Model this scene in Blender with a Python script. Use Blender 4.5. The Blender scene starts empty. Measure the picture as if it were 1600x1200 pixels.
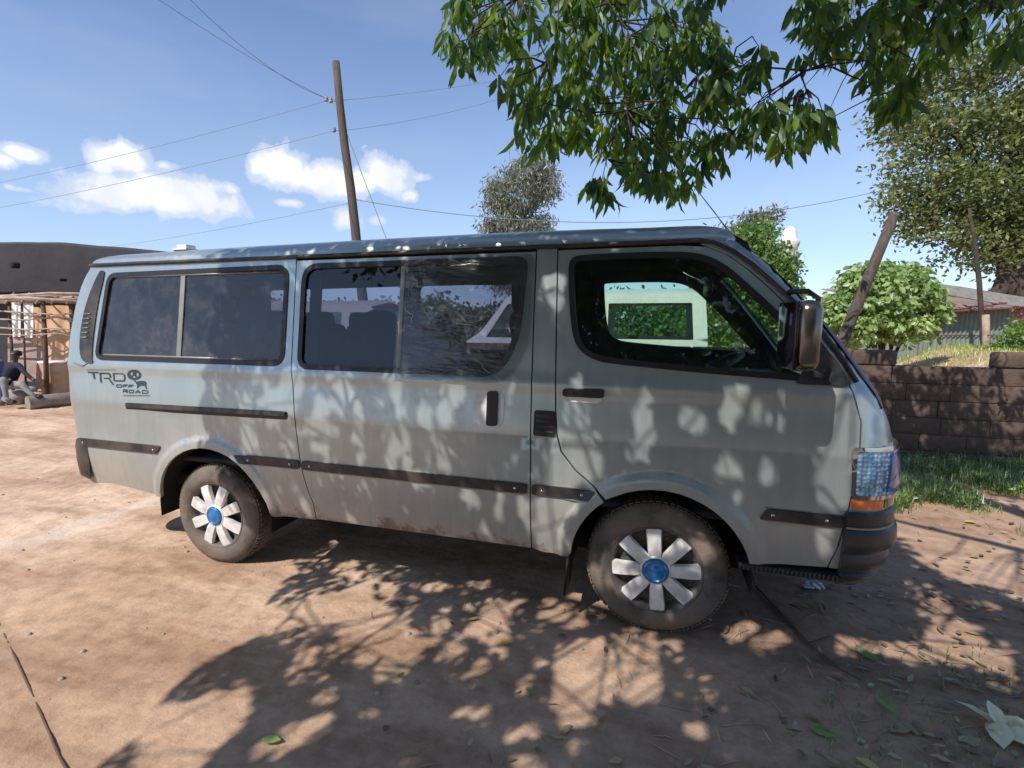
import bpy, math, random
from math import sin, cos, pi, radians, atan2, asin, sqrt
from mathutils import Vector, noise, geometry, Matrix
import numpy as np
random.seed(7)
SC = bpy.context.scene
COL = SC.collection

# ------------------------------------------------------------------ camera model (used for the camera and to read places off it)
C = (-.052, -2.392, 1.494); YAW, PIT, ROL, FOC, PPX = .32, .122, .003, 824., 746.
def cross(a, b): return (a[1]*b[2]-a[2]*b[1], a[2]*b[0]-a[0]*b[2], a[0]*b[1]-a[1]*b[0])
VV = (-sin(YAW)*cos(PIT), cos(YAW)*cos(PIT), -sin(PIT))
R0 = (cos(YAW), sin(YAW), 0.0)
U0 = cross(R0, VV)
RR = tuple(R0[i]*cos(ROL)+U0[i]*sin(ROL) for i in range(3))
UU = tuple(-R0[i]*sin(ROL)+U0[i]*cos(ROL) for i in range(3))
def ray(px, py):
    a = (px-PPX)/FOC; b = (600-py)/FOC
    return tuple(VV[i]+a*RR[i]+b*UU[i] for i in range(3))
def at_d(px, py, D):
    d = ray(px, py); return Vector([C[i]+D*d[i] for i in range(3)])
def at_y(px, py, Y):
    d = ray(px, py); t = (Y-C[1])/d[1]; return Vector([C[i]+t*d[i] for i in range(3)])
def project(P):
    q = [P[i]-C[i] for i in range(3)]
    dd = sum(q[i]*VV[i] for i in range(3))
    if dd < .05: return (-9999, -9999, dd)
    return (PPX+FOC*sum(q[i]*RR[i] for i in range(3))/dd, 600-FOC*sum(q[i]*UU[i] for i in range(3))/dd, dd)

# ------------------------------------------------------------------ object helpers
ORG = {}
def tag(o, label=None, cat=None, group=None, kind=None):
    if label: o['label'] = label
    if cat: o['category'] = cat
    if group: o['group'] = group
    if kind: o['kind'] = kind
    return o
def thing(name, loc, label, cat, group=None):
    o = bpy.data.objects.new(name, None); COL.objects.link(o)
    o.location = loc; o.empty_display_size = .2
    ORG[o.name] = Vector(loc)
    return tag(o, label, cat, group)

class MB:
    def __init__(s): s.v = []; s.f = []; s.mi = []; s.n = {}; s.cur = 0
    def vert(s, p): s.v.append(tuple(p)); return len(s.v)-1
    def face(s, ids): s.f.append(tuple(ids)); s.mi.append(s.cur)
    def quad(s, a, b, c, d):
        i = len(s.v); s.v += [tuple(a), tuple(b), tuple(c), tuple(d)]; s.face((i, i+1, i+2, i+3))
    def box(s, c, d, rz=0, ry=0, rx=0, bev=0):
        M = Matrix.Translation(Vector(c)) @ Matrix.Rotation(rz, 4, 'Z') @ Matrix.Rotation(ry, 4, 'Y') @ Matrix.Rotation(rx, 4, 'X')
        hx, hy, hz = d[0]/2, d[1]/2, d[2]/2
        if bev <= 0:
            i = len(s.v)
            for z in (-hz, hz):
                for (x, y) in ((-hx, -hy), (hx, -hy), (hx, hy), (-hx, hy)):
                    s.v.append(tuple(M @ Vector((x, y, z))))
            for q in ((3, 2, 1, 0), (4, 5, 6, 7), (0, 1, 5, 4), (1, 2, 6, 5), (2, 3, 7, 6), (3, 0, 4, 7)):
                s.face([i+k for k in q])
            return
        b = min(bev, hx*.9, hy*.9, hz*.9); rings = []
        def ring(ix, iy, z, n=3):
            out = []
            for (sx, sy, a0) in ((1, 1, 0), (-1, 1, pi/2), (-1, -1, pi), (1, -1, 1.5*pi)):
                for k in range(n+1):
                    a = a0+k/n*pi/2
                    out.append(s.vert(M @ Vector((sx*(hx-b)+cos(a)*(b-ix), sy*(hy-b)+sin(a)*(b-ix), z))))
            return out
        for (ins, z) in ((b, -hz), (b*.3, -hz+b*.3), (0, -hz+b), (0, hz-b), (b*.3, hz-b*.3), (b, hz)):
            rings.append(ring(ins, ins, z))
        n = len(rings[0])
        for r1, r2 in zip(rings, rings[1:]):
            for k in range(n): s.face((r1[k], r1[(k+1) % n], r2[(k+1) % n], r2[k]))
        s.face(rings[0][::-1]); s.face(rings[-1])
    def tube(s, pts, rad, n=8, cap=True, flat=1.0):
        pts = [Vector(p) for p in pts]
        if not hasattr(rad, '__len__'): rad = [rad]*len(pts)
        t = (pts[1]-pts[0]).normalized()
        up = Vector((0, 0, 1)) if abs(t.z) < .9 else Vector((1, 0, 0))
        a = t.cross(up).normalized(); rings = []
        for i, p in enumerate(pts):
            if 0 < i < len(pts)-1: t = (pts[i+1]-pts[i-1]).normalized()
            elif i: t = (pts[i]-pts[i-1]).normalized()
            a = (a-t*a.dot(t)).normalized(); b = t.cross(a)
            rings.append([s.vert(p+(a*cos(2*pi*k/n)+b*sin(2*pi*k/n)*flat)*rad[i]) for k in range(n)])
        for r1, r2 in zip(rings, rings[1:]):
            for k in range(n): s.face((r1[k], r1[(k+1) % n], r2[(k+1) % n], r2[k]))
        if cap: s.face(rings[0][::-1]); s.face(rings[-1])
    def lathe(s, c, ax, prof, n=40, a0=0, a1=2*pi):
        c = Vector(c); ax = Vector(ax).normalized()
        up = Vector((0, 0, 1)) if abs(ax.z) < .9 else Vector((1, 0, 0))
        u = ax.cross(up).normalized(); w = ax.cross(u); rings = []
        for (r, h) in prof:
            rings.append([s.vert(c+ax*h+(u*cos(a0+(a1-a0)*k/n)+w*sin(a0+(a1-a0)*k/n))*r) for k in range(n)])
        for r1, r2 in zip(rings, rings[1:]):
            for k in range(n): s.face((r1[k], r1[(k+1) % n], r2[(k+1) % n], r2[k]))
    def build(s, name, mats, parent=None, smooth=True, normals=None, autosmooth=None):
        org = Vector((0, 0, 0))
        if parent is not None: org = ORG[parent.name]
        me = bpy.data.meshes.new(name)
        me.from_pydata([(v[0]-org.x, v[1]-org.y, v[2]-org.z) for v in s.v], [], s.f)
        if not isinstance(mats, (list, tuple)): mats = [mats]
        for m in mats: me.materials.append(m)
        if len(mats) > 1: me.polygons.foreach_set('material_index', s.mi)
        if smooth: me.polygons.foreach_set('use_smooth', [True]*len(me.polygons))
        me.update()
        if smooth and autosmooth:
            me.set_sharp_from_angle(angle=radians(autosmooth))
        if normals: me.normals_split_custom_set_from_vertices(normals)
        o = bpy.data.objects.new(name, me); COL.objects.link(o)
        if parent is not None: o.parent = parent
        ORG[o.name] = org
        return o

# ------------------------------------------------------------------ materials
def mat(name): 
    m = bpy.data.materials.new(name); m.use_nodes = True
    nt = m.node_tree; nt.nodes.clear()
    return m, nt
def nd(nt, t, **kw):
    n = nt.nodes.new(t)
    for k, v in kw.items():
        if k.startswith('i_'):
            key = k[2:]
            n.inputs[int(key) if key.isdigit() else key.replace('_', ' ')].default_value = v
        else: setattr(n, k, v)
    return n
def c4(c): return (c[0], c[1], c[2], 1)
def ramp(nt, stops):
    r = nd(nt, 'ShaderNodeValToRGB'); e = r.color_ramp.elements
    while len(e) < len(stops): e.new(.5)
    for x, (p, c) in zip(e, stops): x.position = p; x.color = c4(c) if len(c) == 3 else c
    return r
def basic(name, col, rough=.6, metal=0., var=.25, scale=8., bump=.0, bscale=40., col2=None, coat=0., spec=.5, dirt=None, dscale=3., damt=.5, stretch=None):
    """base colour broken up by two noises, optional bump and a second colour in patches"""
    m, nt = mat(name); L = nt.links
    out = nd(nt, 'ShaderNodeOutputMaterial'); b = nd(nt, 'ShaderNodeBsdfPrincipled')
    L.new(b.outputs[0], out.inputs[0])
    b.inputs['Roughness'].default_value = rough; b.inputs['Metallic'].default_value = metal
    b.inputs['Coat Weight'].default_value = coat; b.inputs['Specular IOR Level'].default_value = spec
    tc = nd(nt, 'ShaderNodeTexCoord'); src = tc.outputs['Object']
    if stretch:
        mp = nd(nt, 'ShaderNodeMapping'); mp.inputs['Scale'].default_value = stretch
        L.new(src, mp.inputs[0]); src = mp.outputs[0]
    n1 = nd(nt, 'ShaderNodeTexNoise', i_Scale=scale, i_Detail=6., i_Roughness=.6); L.new(src, n1.inputs['Vector'])
    c2 = col2 or tuple(c*(1-var) for c in col); ch = tuple(min(1, c*(1+var*.6)) for c in col)
    r = ramp(nt, [(.3, c2), (.52, col), (.72, ch)]); L.new(n1.outputs[0], r.inputs[0]); o = r.outputs[0]
    if dirt:
        n2 = nd(nt, 'ShaderNodeTexNoise', i_Scale=dscale, i_Detail=8., i_Roughness=.65); L.new(src, n2.inputs['Vector'])
        r2 = ramp(nt, [(.42, (0, 0, 0)), (.68, (damt,)*3)]); L.new(n2.outputs[0], r2.inputs[0])
        mx = nd(nt, 'ShaderNodeMix', data_type='RGBA'); L.new(r2.outputs[0], mx.inputs[0]); L.new(o, mx.inputs[6]); mx.inputs[7].default_value = c4(dirt)
        o = mx.outputs[2]
    L.new(o, b.inputs['Base Color'])
    if bump:
        n3 = nd(nt, 'ShaderNodeTexNoise', i_Scale=bscale, i_Detail=6., i_Roughness=.6); L.new(src, n3.inputs['Vector'])
        bp = nd(nt, 'ShaderNodeBump', i_Strength=bump, i_Distance=.02); L.new(n3.outputs[0], bp.inputs['Height']); L.new(bp.outputs[0], b.inputs['Normal'])
    return m

def paint_mat(name, col, dust=(.42, .31, .22), metal=.55, lining=(.03, .03, .032), rough=.33):
    m, nt = mat(name); L = nt.links
    out = nd(nt, 'ShaderNodeOutputMaterial'); b = nd(nt, 'ShaderNodeBsdfPrincipled'); b.inputs['Metallic'].default_value = metal
    b.inputs['Coat Weight'].default_value = .32; b.inputs['Coat Roughness'].default_value = .10
    geo = nd(nt, 'ShaderNodeNewGeometry'); sep = nd(nt, 'ShaderNodeSeparateXYZ'); L.new(geo.outputs['Position'], sep.inputs[0])
    n1 = nd(nt, 'ShaderNodeTexNoise', i_Scale=2.2, i_Detail=8., i_Roughness=.62); L.new(geo.outputs['Position'], n1.inputs['Vector'])
    n2 = nd(nt, 'ShaderNodeTexNoise', i_Scale=28., i_Detail=5.); L.new(geo.outputs['Position'], n2.inputs['Vector'])
    mr = nd(nt, 'ShaderNodeMapRange', i_1=.95, i_2=.3, i_3=0., i_4=1.); L.new(sep.outputs['Z'], mr.inputs[0])
    ad = nd(nt, 'ShaderNodeMath', operation='MULTIPLY_ADD'); L.new(n1.outputs[0], ad.inputs[0]); ad.inputs[1].default_value = 1.3; ad.inputs[2].default_value = -.72
    a2 = nd(nt, 'ShaderNodeMath', operation='ADD'); L.new(ad.outputs[0], a2.inputs[0]); 
    m2 = nd(nt, 'ShaderNodeMath', operation='MULTIPLY'); L.new(mr.outputs[0], m2.inputs[0]); m2.inputs[1].default_value = .58
    L.new(m2.outputs[0], a2.inputs[1])
    m3 = nd(nt, 'ShaderNodeMath', operation='MULTIPLY_ADD', use_clamp=True); L.new(n2.outputs[0], m3.inputs[0]); m3.inputs[1].default_value = .35; L.new(a2.outputs[0], m3.inputs[2])
    m4 = nd(nt, 'ShaderNodeMath', operation='SUBTRACT', use_clamp=True); L.new(m3.outputs[0], m4.inputs[0]); m4.inputs[1].default_value = .12
    cl = nd(nt, 'ShaderNodeMath', operation='MINIMUM'); L.new(m4.outputs[0], cl.inputs[0]); cl.inputs[1].default_value = .78
    mx = nd(nt, 'ShaderNodeMix', data_type='RGBA'); L.new(cl.outputs[0], mx.inputs[0]); mx.inputs[6].default_value = c4(col); mx.inputs[7].default_value = c4(dust)
    nr_ = nd(nt, 'ShaderNodeTexNoise', i_Scale=9., i_Detail=9., i_Roughness=.7); L.new(geo.outputs['Position'], nr_.inputs['Vector'])
    mz = nd(nt, 'ShaderNodeMapRange', i_1=.52, i_2=.36, i_3=0., i_4=.34); L.new(sep.outputs['Z'], mz.inputs[0])
    ar = nd(nt, 'ShaderNodeMath', operation='ADD'); L.new(nr_.outputs[0], ar.inputs[0]); L.new(mz.outputs[0], ar.inputs[1])
    rr_ = ramp(nt, [(.74, (0, 0, 0)), (.86, (.8, .8, .8))]); L.new(ar.outputs[0], rr_.inputs[0])
    mps = nd(nt, 'ShaderNodeMapping'); mps.inputs['Scale'].default_value = (9, 9, .7); L.new(geo.outputs['Position'], mps.inputs[0])
    ns_ = nd(nt, 'ShaderNodeTexNoise', i_Scale=3., i_Detail=6.); L.new(mps.outputs[0], ns_.inputs['Vector'])
    rs_ = ramp(nt, [(.42, (.80, .78, .75)), (.6, (1.04, 1.04, 1.04))]); L.new(ns_.outputs[0], rs_.inputs[0])
    mm_ = nd(nt, 'ShaderNodeMix', data_type='RGBA', blend_type='MULTIPLY'); mm_.inputs[0].default_value = .22; L.new(mx.outputs[2], mm_.inputs[6]); L.new(rs_.outputs[0], mm_.inputs[7])
    mr_ = nd(nt, 'ShaderNodeMix', data_type='RGBA'); L.new(rr_.outputs[0], mr_.inputs[0]); L.new(mm_.outputs[2], mr_.inputs[6]); mr_.inputs[7].default_value = (.16, .085, .055, 1)
    L.new(mr_.outputs[2], b.inputs['Base Color'])
    rr = nd(nt, 'ShaderNodeMapRange', i_1=0., i_2=.7, i_3=rough, i_4=.75); L.new(cl.outputs[0], rr.inputs[0]); L.new(rr.outputs[0], b.inputs['Roughness'])
    mm = nd(nt, 'ShaderNodeMapRange', i_1=0., i_2=.7, i_3=metal, i_4=.05); L.new(cl.outputs[0], mm.inputs[0]); L.new(mm.outputs[0], b.inputs['Metallic'])
    n4 = nd(nt, 'ShaderNodeTexNoise', i_Scale=2.6, i_Detail=2.); L.new(geo.outputs['Position'], n4.inputs['Vector'])
    bp = nd(nt, 'ShaderNodeBump', i_Strength=.38, i_Distance=.02); L.new(n4.outputs[0], bp.inputs['Height']); L.new(bp.outputs[0], b.inputs['Normal']); L.new(bp.outputs[0], b.inputs['Coat Normal'])
    inn = nd(nt, 'ShaderNodeBsdfPrincipled'); inn.inputs['Base Color'].default_value = c4(lining); inn.inputs['Roughness'].default_value = .8
    ms = nd(nt, 'ShaderNodeMixShader'); L.new(geo.outputs['Backfacing'], ms.inputs[0]); L.new(b.outputs[0], ms.inputs[1]); L.new(inn.outputs[0], ms.inputs[2])
    L.new(ms.outputs[0], out.inputs[0])
    return m

def glass_mat(name, tint, refl=1.0, haze=.0, hazecol=(.3, .32, .35), rough=.02, streak=0., wrinkle=0., patchy=False):
    m, nt = mat(name); L = nt.links
    out = nd(nt, 'ShaderNodeOutputMaterial'); tr = nd(nt, 'ShaderNodeBsdfTransparent'); tr.inputs[0].default_value = c4(tint)
    gl = nd(nt, 'ShaderNodeBsdfGlossy'); gl.inputs['Roughness'].default_value = rough
    fr = nd(nt, 'ShaderNodeFresnel', i_IOR=1.52)
    geo = nd(nt, 'ShaderNodeNewGeometry')
    if wrinkle:
        mp = nd(nt, 'ShaderNodeMapping'); mp.inputs['Scale'].default_value = (2.2, 1, 9); mp.inputs['Rotation'].default_value = (0, .35, 0)
        L.new(geo.outputs['Position'], mp.inputs[0])
        w = nd(nt, 'ShaderNodeTexNoise', i_Scale=2.5, i_Detail=3., i_Roughness=.55, i_Distortion=1.2); L.new(mp.outputs[0], w.inputs['Vector'])
        bp = nd(nt, 'ShaderNodeBump', i_Strength=wrinkle, i_Distance=.03); L.new(w.outputs[0], bp.inputs['Height']); L.new(bp.outputs[0], gl.inputs['Normal']); L.new(bp.outputs[0], fr.inputs['Normal'])
    f2 = nd(nt, 'ShaderNodeMath', operation='MULTIPLY', use_clamp=True); L.new(fr.outputs[0], f2.inputs[0]); f2.inputs[1].default_value = 1.6*refl
    ms = nd(nt, 'ShaderNodeMixShader'); L.new(f2.outputs[0], ms.inputs[0]); L.new(tr.outputs[0], ms.inputs[1]); L.new(gl.outputs[0], ms.inputs[2])
    df = nd(nt, 'ShaderNodeBsdfDiffuse'); df.inputs[0].default_value = c4(hazecol)
    n = nd(nt, 'ShaderNodeTexNoise', i_Scale=7., i_Detail=9., i_Roughness=.7); L.new(geo.outputs['Position'], n.inputs['Vector'])
    rp = ramp(nt, [(.35, (haze*.35,)*3), (.75, (haze*1.5,)*3)] if not patchy else [(.38, (haze*.1,)*3), (.52, (haze*.7,)*3), (.68, (haze*2.2,)*3)]); L.new(n.outputs[0], rp.inputs[0])
    m2 = nd(nt, 'ShaderNodeMixShader'); L.new(rp.outputs[0], m2.inputs[0]); L.new(ms.outputs[0], m2.inputs[1]); L.new(df.outputs[0], m2.inputs[2])
    if wrinkle:
        mq = nd(nt, 'ShaderNodeMapping'); mq.inputs['Scale'].default_value = (3.2, 1, 8.5); mq.inputs['Rotation'].default_value = (0, .42, 0); L.new(geo.outputs['Position'], mq.inputs[0])
        nq = nd(nt, 'ShaderNodeTexNoise', i_Scale=1.6, i_Detail=2.); L.new(mq.outputs[0], nq.inputs['Vector'])
        mxq = nd(nt, 'ShaderNodeMix', data_type='RGBA'); mxq.inputs[0].default_value = .35; L.new(mq.outputs[0], mxq.inputs[6]); L.new(nq.outputs['Color'], mxq.inputs[7])
        vq = nd(nt, 'ShaderNodeTexVoronoi', feature='DISTANCE_TO_EDGE', i_Scale=1.5); L.new(mxq.outputs[2], vq.inputs['Vector'])
        rq = ramp(nt, [(.0, (.55, .55, .55)), (.018, (.0, .0, .0))]); L.new(vq.outputs['Distance'], rq.inputs[0])
        nm = nd(nt, 'ShaderNodeTexNoise', i_Scale=4., i_Detail=2.); L.new(geo.outputs['Position'], nm.inputs['Vector'])
        rm = ramp(nt, [(.46, (0, 0, 0)), (.64, (1, 1, 1))]); L.new(nm.outputs[0], rm.inputs[0])
        mu = nd(nt, 'ShaderNodeMath', operation='MULTIPLY'); L.new(rq.outputs[0], mu.inputs[0]); L.new(rm.outputs[0], mu.inputs[1])
        dq = nd(nt, 'ShaderNodeBsdfDiffuse'); dq.inputs[0].default_value = (.55, .58, .62, 1)
        m3 = nd(nt, 'ShaderNodeMixShader'); L.new(mu.outputs[0], m3.inputs[0]); L.new(m2.outputs[0], m3.inputs[1]); L.new(dq.outputs[0], m3.inputs[2]); m2 = m3
    L.new(m2.outputs[0], out.inputs[0])
    return m

def leaf_mat(name, cols, trans=.35, rough=.45, gloss=.12, nsc=.8):
    m, nt = mat(name); L = nt.links
    out = nd(nt, 'ShaderNodeOutputMaterial'); geo = nd(nt, 'ShaderNodeNewGeometry')
    n = nd(nt, 'ShaderNodeTexNoise', i_Scale=nsc, i_Detail=3.); L.new(geo.outputs['Position'], n.inputs['Vector'])
    a = nd(nt, 'ShaderNodeMath', operation='MULTIPLY_ADD'); L.new(n.outputs[0], a.inputs[0]); a.inputs[1].default_value = .9; a.inputs[2].default_value = -.2
    b = nd(nt, 'ShaderNodeMath', operation='MULTIPLY_ADD', use_clamp=True); L.new(geo.outputs['Random Per Island'], b.inputs[0]); b.inputs[1].default_value = .5; L.new(a.outputs[0], b.inputs[2])
    k = len(cols); r = ramp(nt, [(.12+.76*i/(k-1), c) for i, c in enumerate(cols)]); L.new(b.outputs[0], r.inputs[0])
    d = nd(nt, 'ShaderNodeBsdfDiffuse'); t = nd(nt, 'ShaderNodeBsdfTranslucent'); g = nd(nt, 'ShaderNodeBsdfGlossy'); g.inputs['Roughness'].default_value = rough
    hs = nd(nt, 'ShaderNodeHueSaturation'); hs.inputs['Hue'].default_value = .485; hs.inputs['Saturation'].default_value = 1.15; hs.inputs['Value'].default_value = 2.0
    L.new(r.outputs[0], d.inputs[0]); L.new(r.outputs[0], hs.inputs['Color']); L.new(hs.outputs[0], t.inputs[0])
    g.inputs[0].default_value = (.8, .85, .9, 1)
    m1 = nd(nt, 'ShaderNodeMixShader'); m1.inputs[0].default_value = trans; L.new(d.outputs[0], m1.inputs[1]); L.new(t.outputs[0], m1.inputs[2])
    m2 = nd(nt, 'ShaderNodeMixShader'); m2.inputs[0].default_value = gloss; L.new(m1.outputs[0], m2.inputs[1]); L.new(g.outputs[0], m2.inputs[2])
    L.new(m2.outputs[0], out.inputs[0])
    return m

def ground_mat():
    m, nt = mat('dirt'); L = nt.links
    out = nd(nt, 'ShaderNodeOutputMaterial'); b = nd(nt, 'ShaderNodeBsdfPrincipled'); L.new(b.outputs[0], out.inputs[0])
    b.inputs['Roughness'].default_value = .92; b.inputs['Specular IOR Level'].default_value = .15
    geo = nd(nt, 'ShaderNodeNewGeometry'); P = geo.outputs['Position']
    n1 = nd(nt, 'ShaderNodeTexNoise', i_Scale=.55, i_Detail=8., i_Roughness=.6, i_Distortion=.5); L.new(P, n1.inputs['Vector'])
    r1 = ramp(nt, [(.3, (.45, .285, .19)), (.5, (.59, .405, .285)), (.68, (.72, .535, .39))]); L.new(n1.outputs[0], r1.inputs[0])
    n2 = nd(nt, 'ShaderNodeTexNoise', i_Scale=9., i_Detail=9., i_Roughness=.72); L.new(P, n2.inputs['Vector'])
    r2 = ramp(nt, [(.3, (.62, .58, .55)), (.55, (1, 1, 1)), (.8, (1.25, 1.2, 1.15))]); L.new(n2.outputs[0], r2.inputs[0])
    mx = nd(nt, 'ShaderNodeMix', data_type='RGBA', blend_type='MULTIPLY'); mx.inputs[0].default_value = .9; L.new(r1.outputs[0], mx.inputs[6]); L.new(r2.outputs[0], mx.inputs[7])
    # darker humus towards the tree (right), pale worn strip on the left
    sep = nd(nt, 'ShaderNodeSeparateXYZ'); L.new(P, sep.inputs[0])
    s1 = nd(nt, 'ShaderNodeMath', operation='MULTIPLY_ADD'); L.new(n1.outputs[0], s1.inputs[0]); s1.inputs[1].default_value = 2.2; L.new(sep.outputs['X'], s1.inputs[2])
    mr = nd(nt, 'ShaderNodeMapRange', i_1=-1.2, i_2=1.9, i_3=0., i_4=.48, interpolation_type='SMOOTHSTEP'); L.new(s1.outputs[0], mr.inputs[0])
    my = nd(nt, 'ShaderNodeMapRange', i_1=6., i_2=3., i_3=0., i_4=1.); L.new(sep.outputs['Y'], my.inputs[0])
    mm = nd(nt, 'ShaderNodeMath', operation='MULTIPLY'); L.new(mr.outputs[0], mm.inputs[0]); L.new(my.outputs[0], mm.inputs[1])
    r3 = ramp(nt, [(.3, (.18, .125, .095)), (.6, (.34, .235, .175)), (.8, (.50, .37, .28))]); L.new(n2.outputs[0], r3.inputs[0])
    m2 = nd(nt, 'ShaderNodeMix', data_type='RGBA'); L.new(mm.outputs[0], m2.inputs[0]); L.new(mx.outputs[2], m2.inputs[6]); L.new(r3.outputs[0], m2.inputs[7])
    at = nd(nt, 'ShaderNodeAttribute', attribute_name='soil_tone'); sc_ = nd(nt, 'ShaderNodeSeparateColor'); L.new(at.outputs['Color'], sc_.inputs[0])
    mp = nd(nt, 'ShaderNodeMapping'); mp.inputs['Scale'].default_value = (.5, 2.6, 1); mp.inputs['Rotation'].default_value = (0, 0, .25); L.new(P, mp.inputs[0])
    nl = nd(nt, 'ShaderNodeTexNoise', i_Scale=1.1, i_Detail=7., i_Roughness=.6); L.new(mp.outputs[0], nl.inputs['Vector'])
    rl = ramp(nt, [(.38, (.70, .63, .58)), (.5, (1, 1, 1)), (.66, (1.14, 1.12, 1.1))]); L.new(nl.outputs[0], rl.inputs[0])
    mb_ = nd(nt, 'ShaderNodeMix', data_type='RGBA', blend_type='MULTIPLY'); mb_.inputs[0].default_value = .8; L.new(m2.outputs[2], mb_.inputs[6]); L.new(rl.outputs[0], mb_.inputs[7])
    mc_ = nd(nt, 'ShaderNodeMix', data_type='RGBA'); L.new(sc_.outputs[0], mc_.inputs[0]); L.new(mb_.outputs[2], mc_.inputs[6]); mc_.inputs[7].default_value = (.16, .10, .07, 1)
    md_ = nd(nt, 'ShaderNodeMix', data_type='RGBA'); L.new(sc_.outputs[1], md_.inputs[0]); L.new(mc_.outputs[2], md_.inputs[6]); md_.inputs[7].default_value = (.80, .70, .60, 1)
    m2 = md_
    # fine speckle of pale and dark bits
    v = nd(nt, 'ShaderNodeTexVoronoi', i_Scale=38.); L.new(P, v.inputs['Vector'])
    rv = ramp(nt, [(.0, (1, 1, 1)), (.12, (0, 0, 0))]); L.new(v.outputs['Distance'], rv.inputs[0])
    n5 = nd(nt, 'ShaderNodeTexNoise', i_Scale=3., i_Detail=3.); L.new(P, n5.inputs['Vector'])
    r5 = ramp(nt, [(.5, (0, 0, 0)), (.7, (.55, .55, .55))]); L.new(n5.outputs[0], r5.inputs[0])
    mv = nd(nt, 'ShaderNodeMath', operation='MULTIPLY'); L.new(rv.outputs[0], mv.inputs[0]); L.new(r5.outputs[0], mv.inputs[1])
    m3 = nd(nt, 'ShaderNodeMix', data_type='RGBA'); L.new(mv.outputs[0], m3.inputs[0]); L.new(m2.outputs[2], m3.inputs[6]); m3.inputs[7].default_value = (.5, .42, .33, 1)
    L.new(m3.outputs[2], b.inputs['Base Color'])
    n3 = nd(nt, 'ShaderNodeTexNoise', i_Scale=16., i_Detail=10., i_Roughness=.72); L.new(P, n3.inputs['Vector'])
    bp = nd(nt, 'ShaderNodeBump', i_Strength=.5, i_Distance=.025); L.new(n3.outputs[0], bp.inputs['Height']); L.new(bp.outputs[0], b.inputs['Normal'])
    return m

M = {}
M['paint'] = paint_mat('silver_blue_paint', (.385, .445, .452), metal=.58, rough=.30)
M['white_paint'] = paint_mat('white_paint', (.78, .77, .70), metal=0., rough=.4, lining=(.3, .3, .28))
M['black'] = basic('black_rubber', (.012, .012, .014), .45, var=.3)
M['trim'] = basic('black_trim', (.022, .022, .025), .42, var=.4, dirt=(.16, .12, .09), dscale=6, damt=.5)
M['plastic'] = basic('grey_bumper_plastic', (.028, .029, .034), .34, var=.3, bump=.1, bscale=120, dirt=(.13, .11, .1), damt=.4)
M['seam'] = basic('seam_dark', (.01, .01, .01), .9)
M['tyre'] = basic('dusty_tyre', (.125, .108, .094), .88, var=.35, scale=7, col2=(.035, .03, .028), bump=.25, bscale=60, dirt=(.26, .18, .13), damt=.75, dscale=4)
M['hub'] = basic('hubcap_silver', (.80, .80, .79), .38, metal=.15, var=.12, scale=20, dirt=(.3, .22, .17), damt=.5, dscale=14)
M['hubdark'] = basic('wheel_disc_dark', (.10, .09, .085), .6, var=.5, scale=18, dirt=(.2, .15, .11), damt=.5)
M['hubblue'] = basic('blue_cap', (.01, .17, .45), .25, var=.2, coat=.6)
M['chrome'] = basic('chrome', (.55, .55, .55), .12, metal=1., var=.1)
M['housing'] = basic('smoky_chrome', (.16, .145, .13), .22, metal=.9, var=.4, scale=5)
M['mirror_glass'] = basic('mirror_dark', (.03, .02, .03), .08, metal=.6)
M['glass_t'] = glass_mat('tinted_glass', (.50, .52, .62), .8, .014, (.2, .22, .30))
M['glass_r'] = glass_mat('dusty_tinted_glass', (.52, .53, .60), 1.15, .22, (.17, .165, .18), rough=.03, patchy=True)
M['glass_c'] = glass_mat('clear_green_glass', (.72, .86, .80), .9, .02, (.4, .5, .5))
M['glass_f'] = glass_mat('far_tinted_glass', (.55, .57, .68), .6, .02, (.2, .22, .26))
M['glass_w'] = glass_mat('windscreen_glass', (.74, .92, .86), .22, .015, (.4, .5, .5))
M['film'] = glass_mat('plastic_film', (.80, .81, .83), .9, .05, (.5, .52, .55), rough=.22, wrinkle=.22)
M['seat'] = basic('seat_cloth', (.018, .018, .022), .85, var=.3)
M['seat2'] = basic('seat_cloth_grey', (.05, .05, .06), .9, var=.3)
M['dash'] = basic('dashboard', (.055, .058, .062), .5)
M['lamp_glass'] = None
M['lamp_dark'] = basic('smoked_lamp', (.16, .10, .07), .2, coat=.8, var=.5)
M['amber'] = basic('amber_lens', (.75, .20, .05), .2, coat=.6)
M['bluelens'] = basic('blue_lens', (.005, .13, .42), .12, coat=1.)
M['decal'] = basic('decal_ink', (.02, .045, .055), .5, var=.15)
M['decal2'] = basic('decal_pale', (.12, .16, .18), .5, var=.15)
M['wood'] = basic('weathered_wood', (.10, .075, .062), .9, var=.5, scale=5, bump=.4, bscale=30, stretch=(6, 6, .6))
M['bark'] = basic('bark', (.06, .045, .035), .95, var=.5, scale=6, bump=.7, bscale=20)
M['greybark'] = basic('grey_bark', (.20, .17, .15), .95, var=.4, scale=6, bump=.6, bscale=20)
M['stick'] = basic('stick_wood', (.42, .33, .25), .9, var=.45, scale=5)
M['darkstick'] = basic('dark_stick_wood', (.12, .08, .06), .9, var=.45, scale=5)
M['wire'] = basic('wire', (.22, .25, .31), .7)
M['ceramic'] = basic('insulator', (.3, .28, .26), .4)
M['mud'] = basic('shaded_mud_plaster', (.045, .043, .050), .95, var=.3, scale=1.2, bump=.5, bscale=6, dirt=(.08, .068, .065), dscale=.8, damt=.5)  # shade on the building's front put into the plaster colour
M['orange'] = basic('orange_sheet', (.58, .36, .21), .8, var=.12, scale=2)
M['whitesheet'] = basic('white_sheet', (.8, .78, .74), .8, var=.06, scale=2)
M['greyboard'] = basic('pinkish_board', (.42, .30, .25), .9, var=.3, scale=3)
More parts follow.
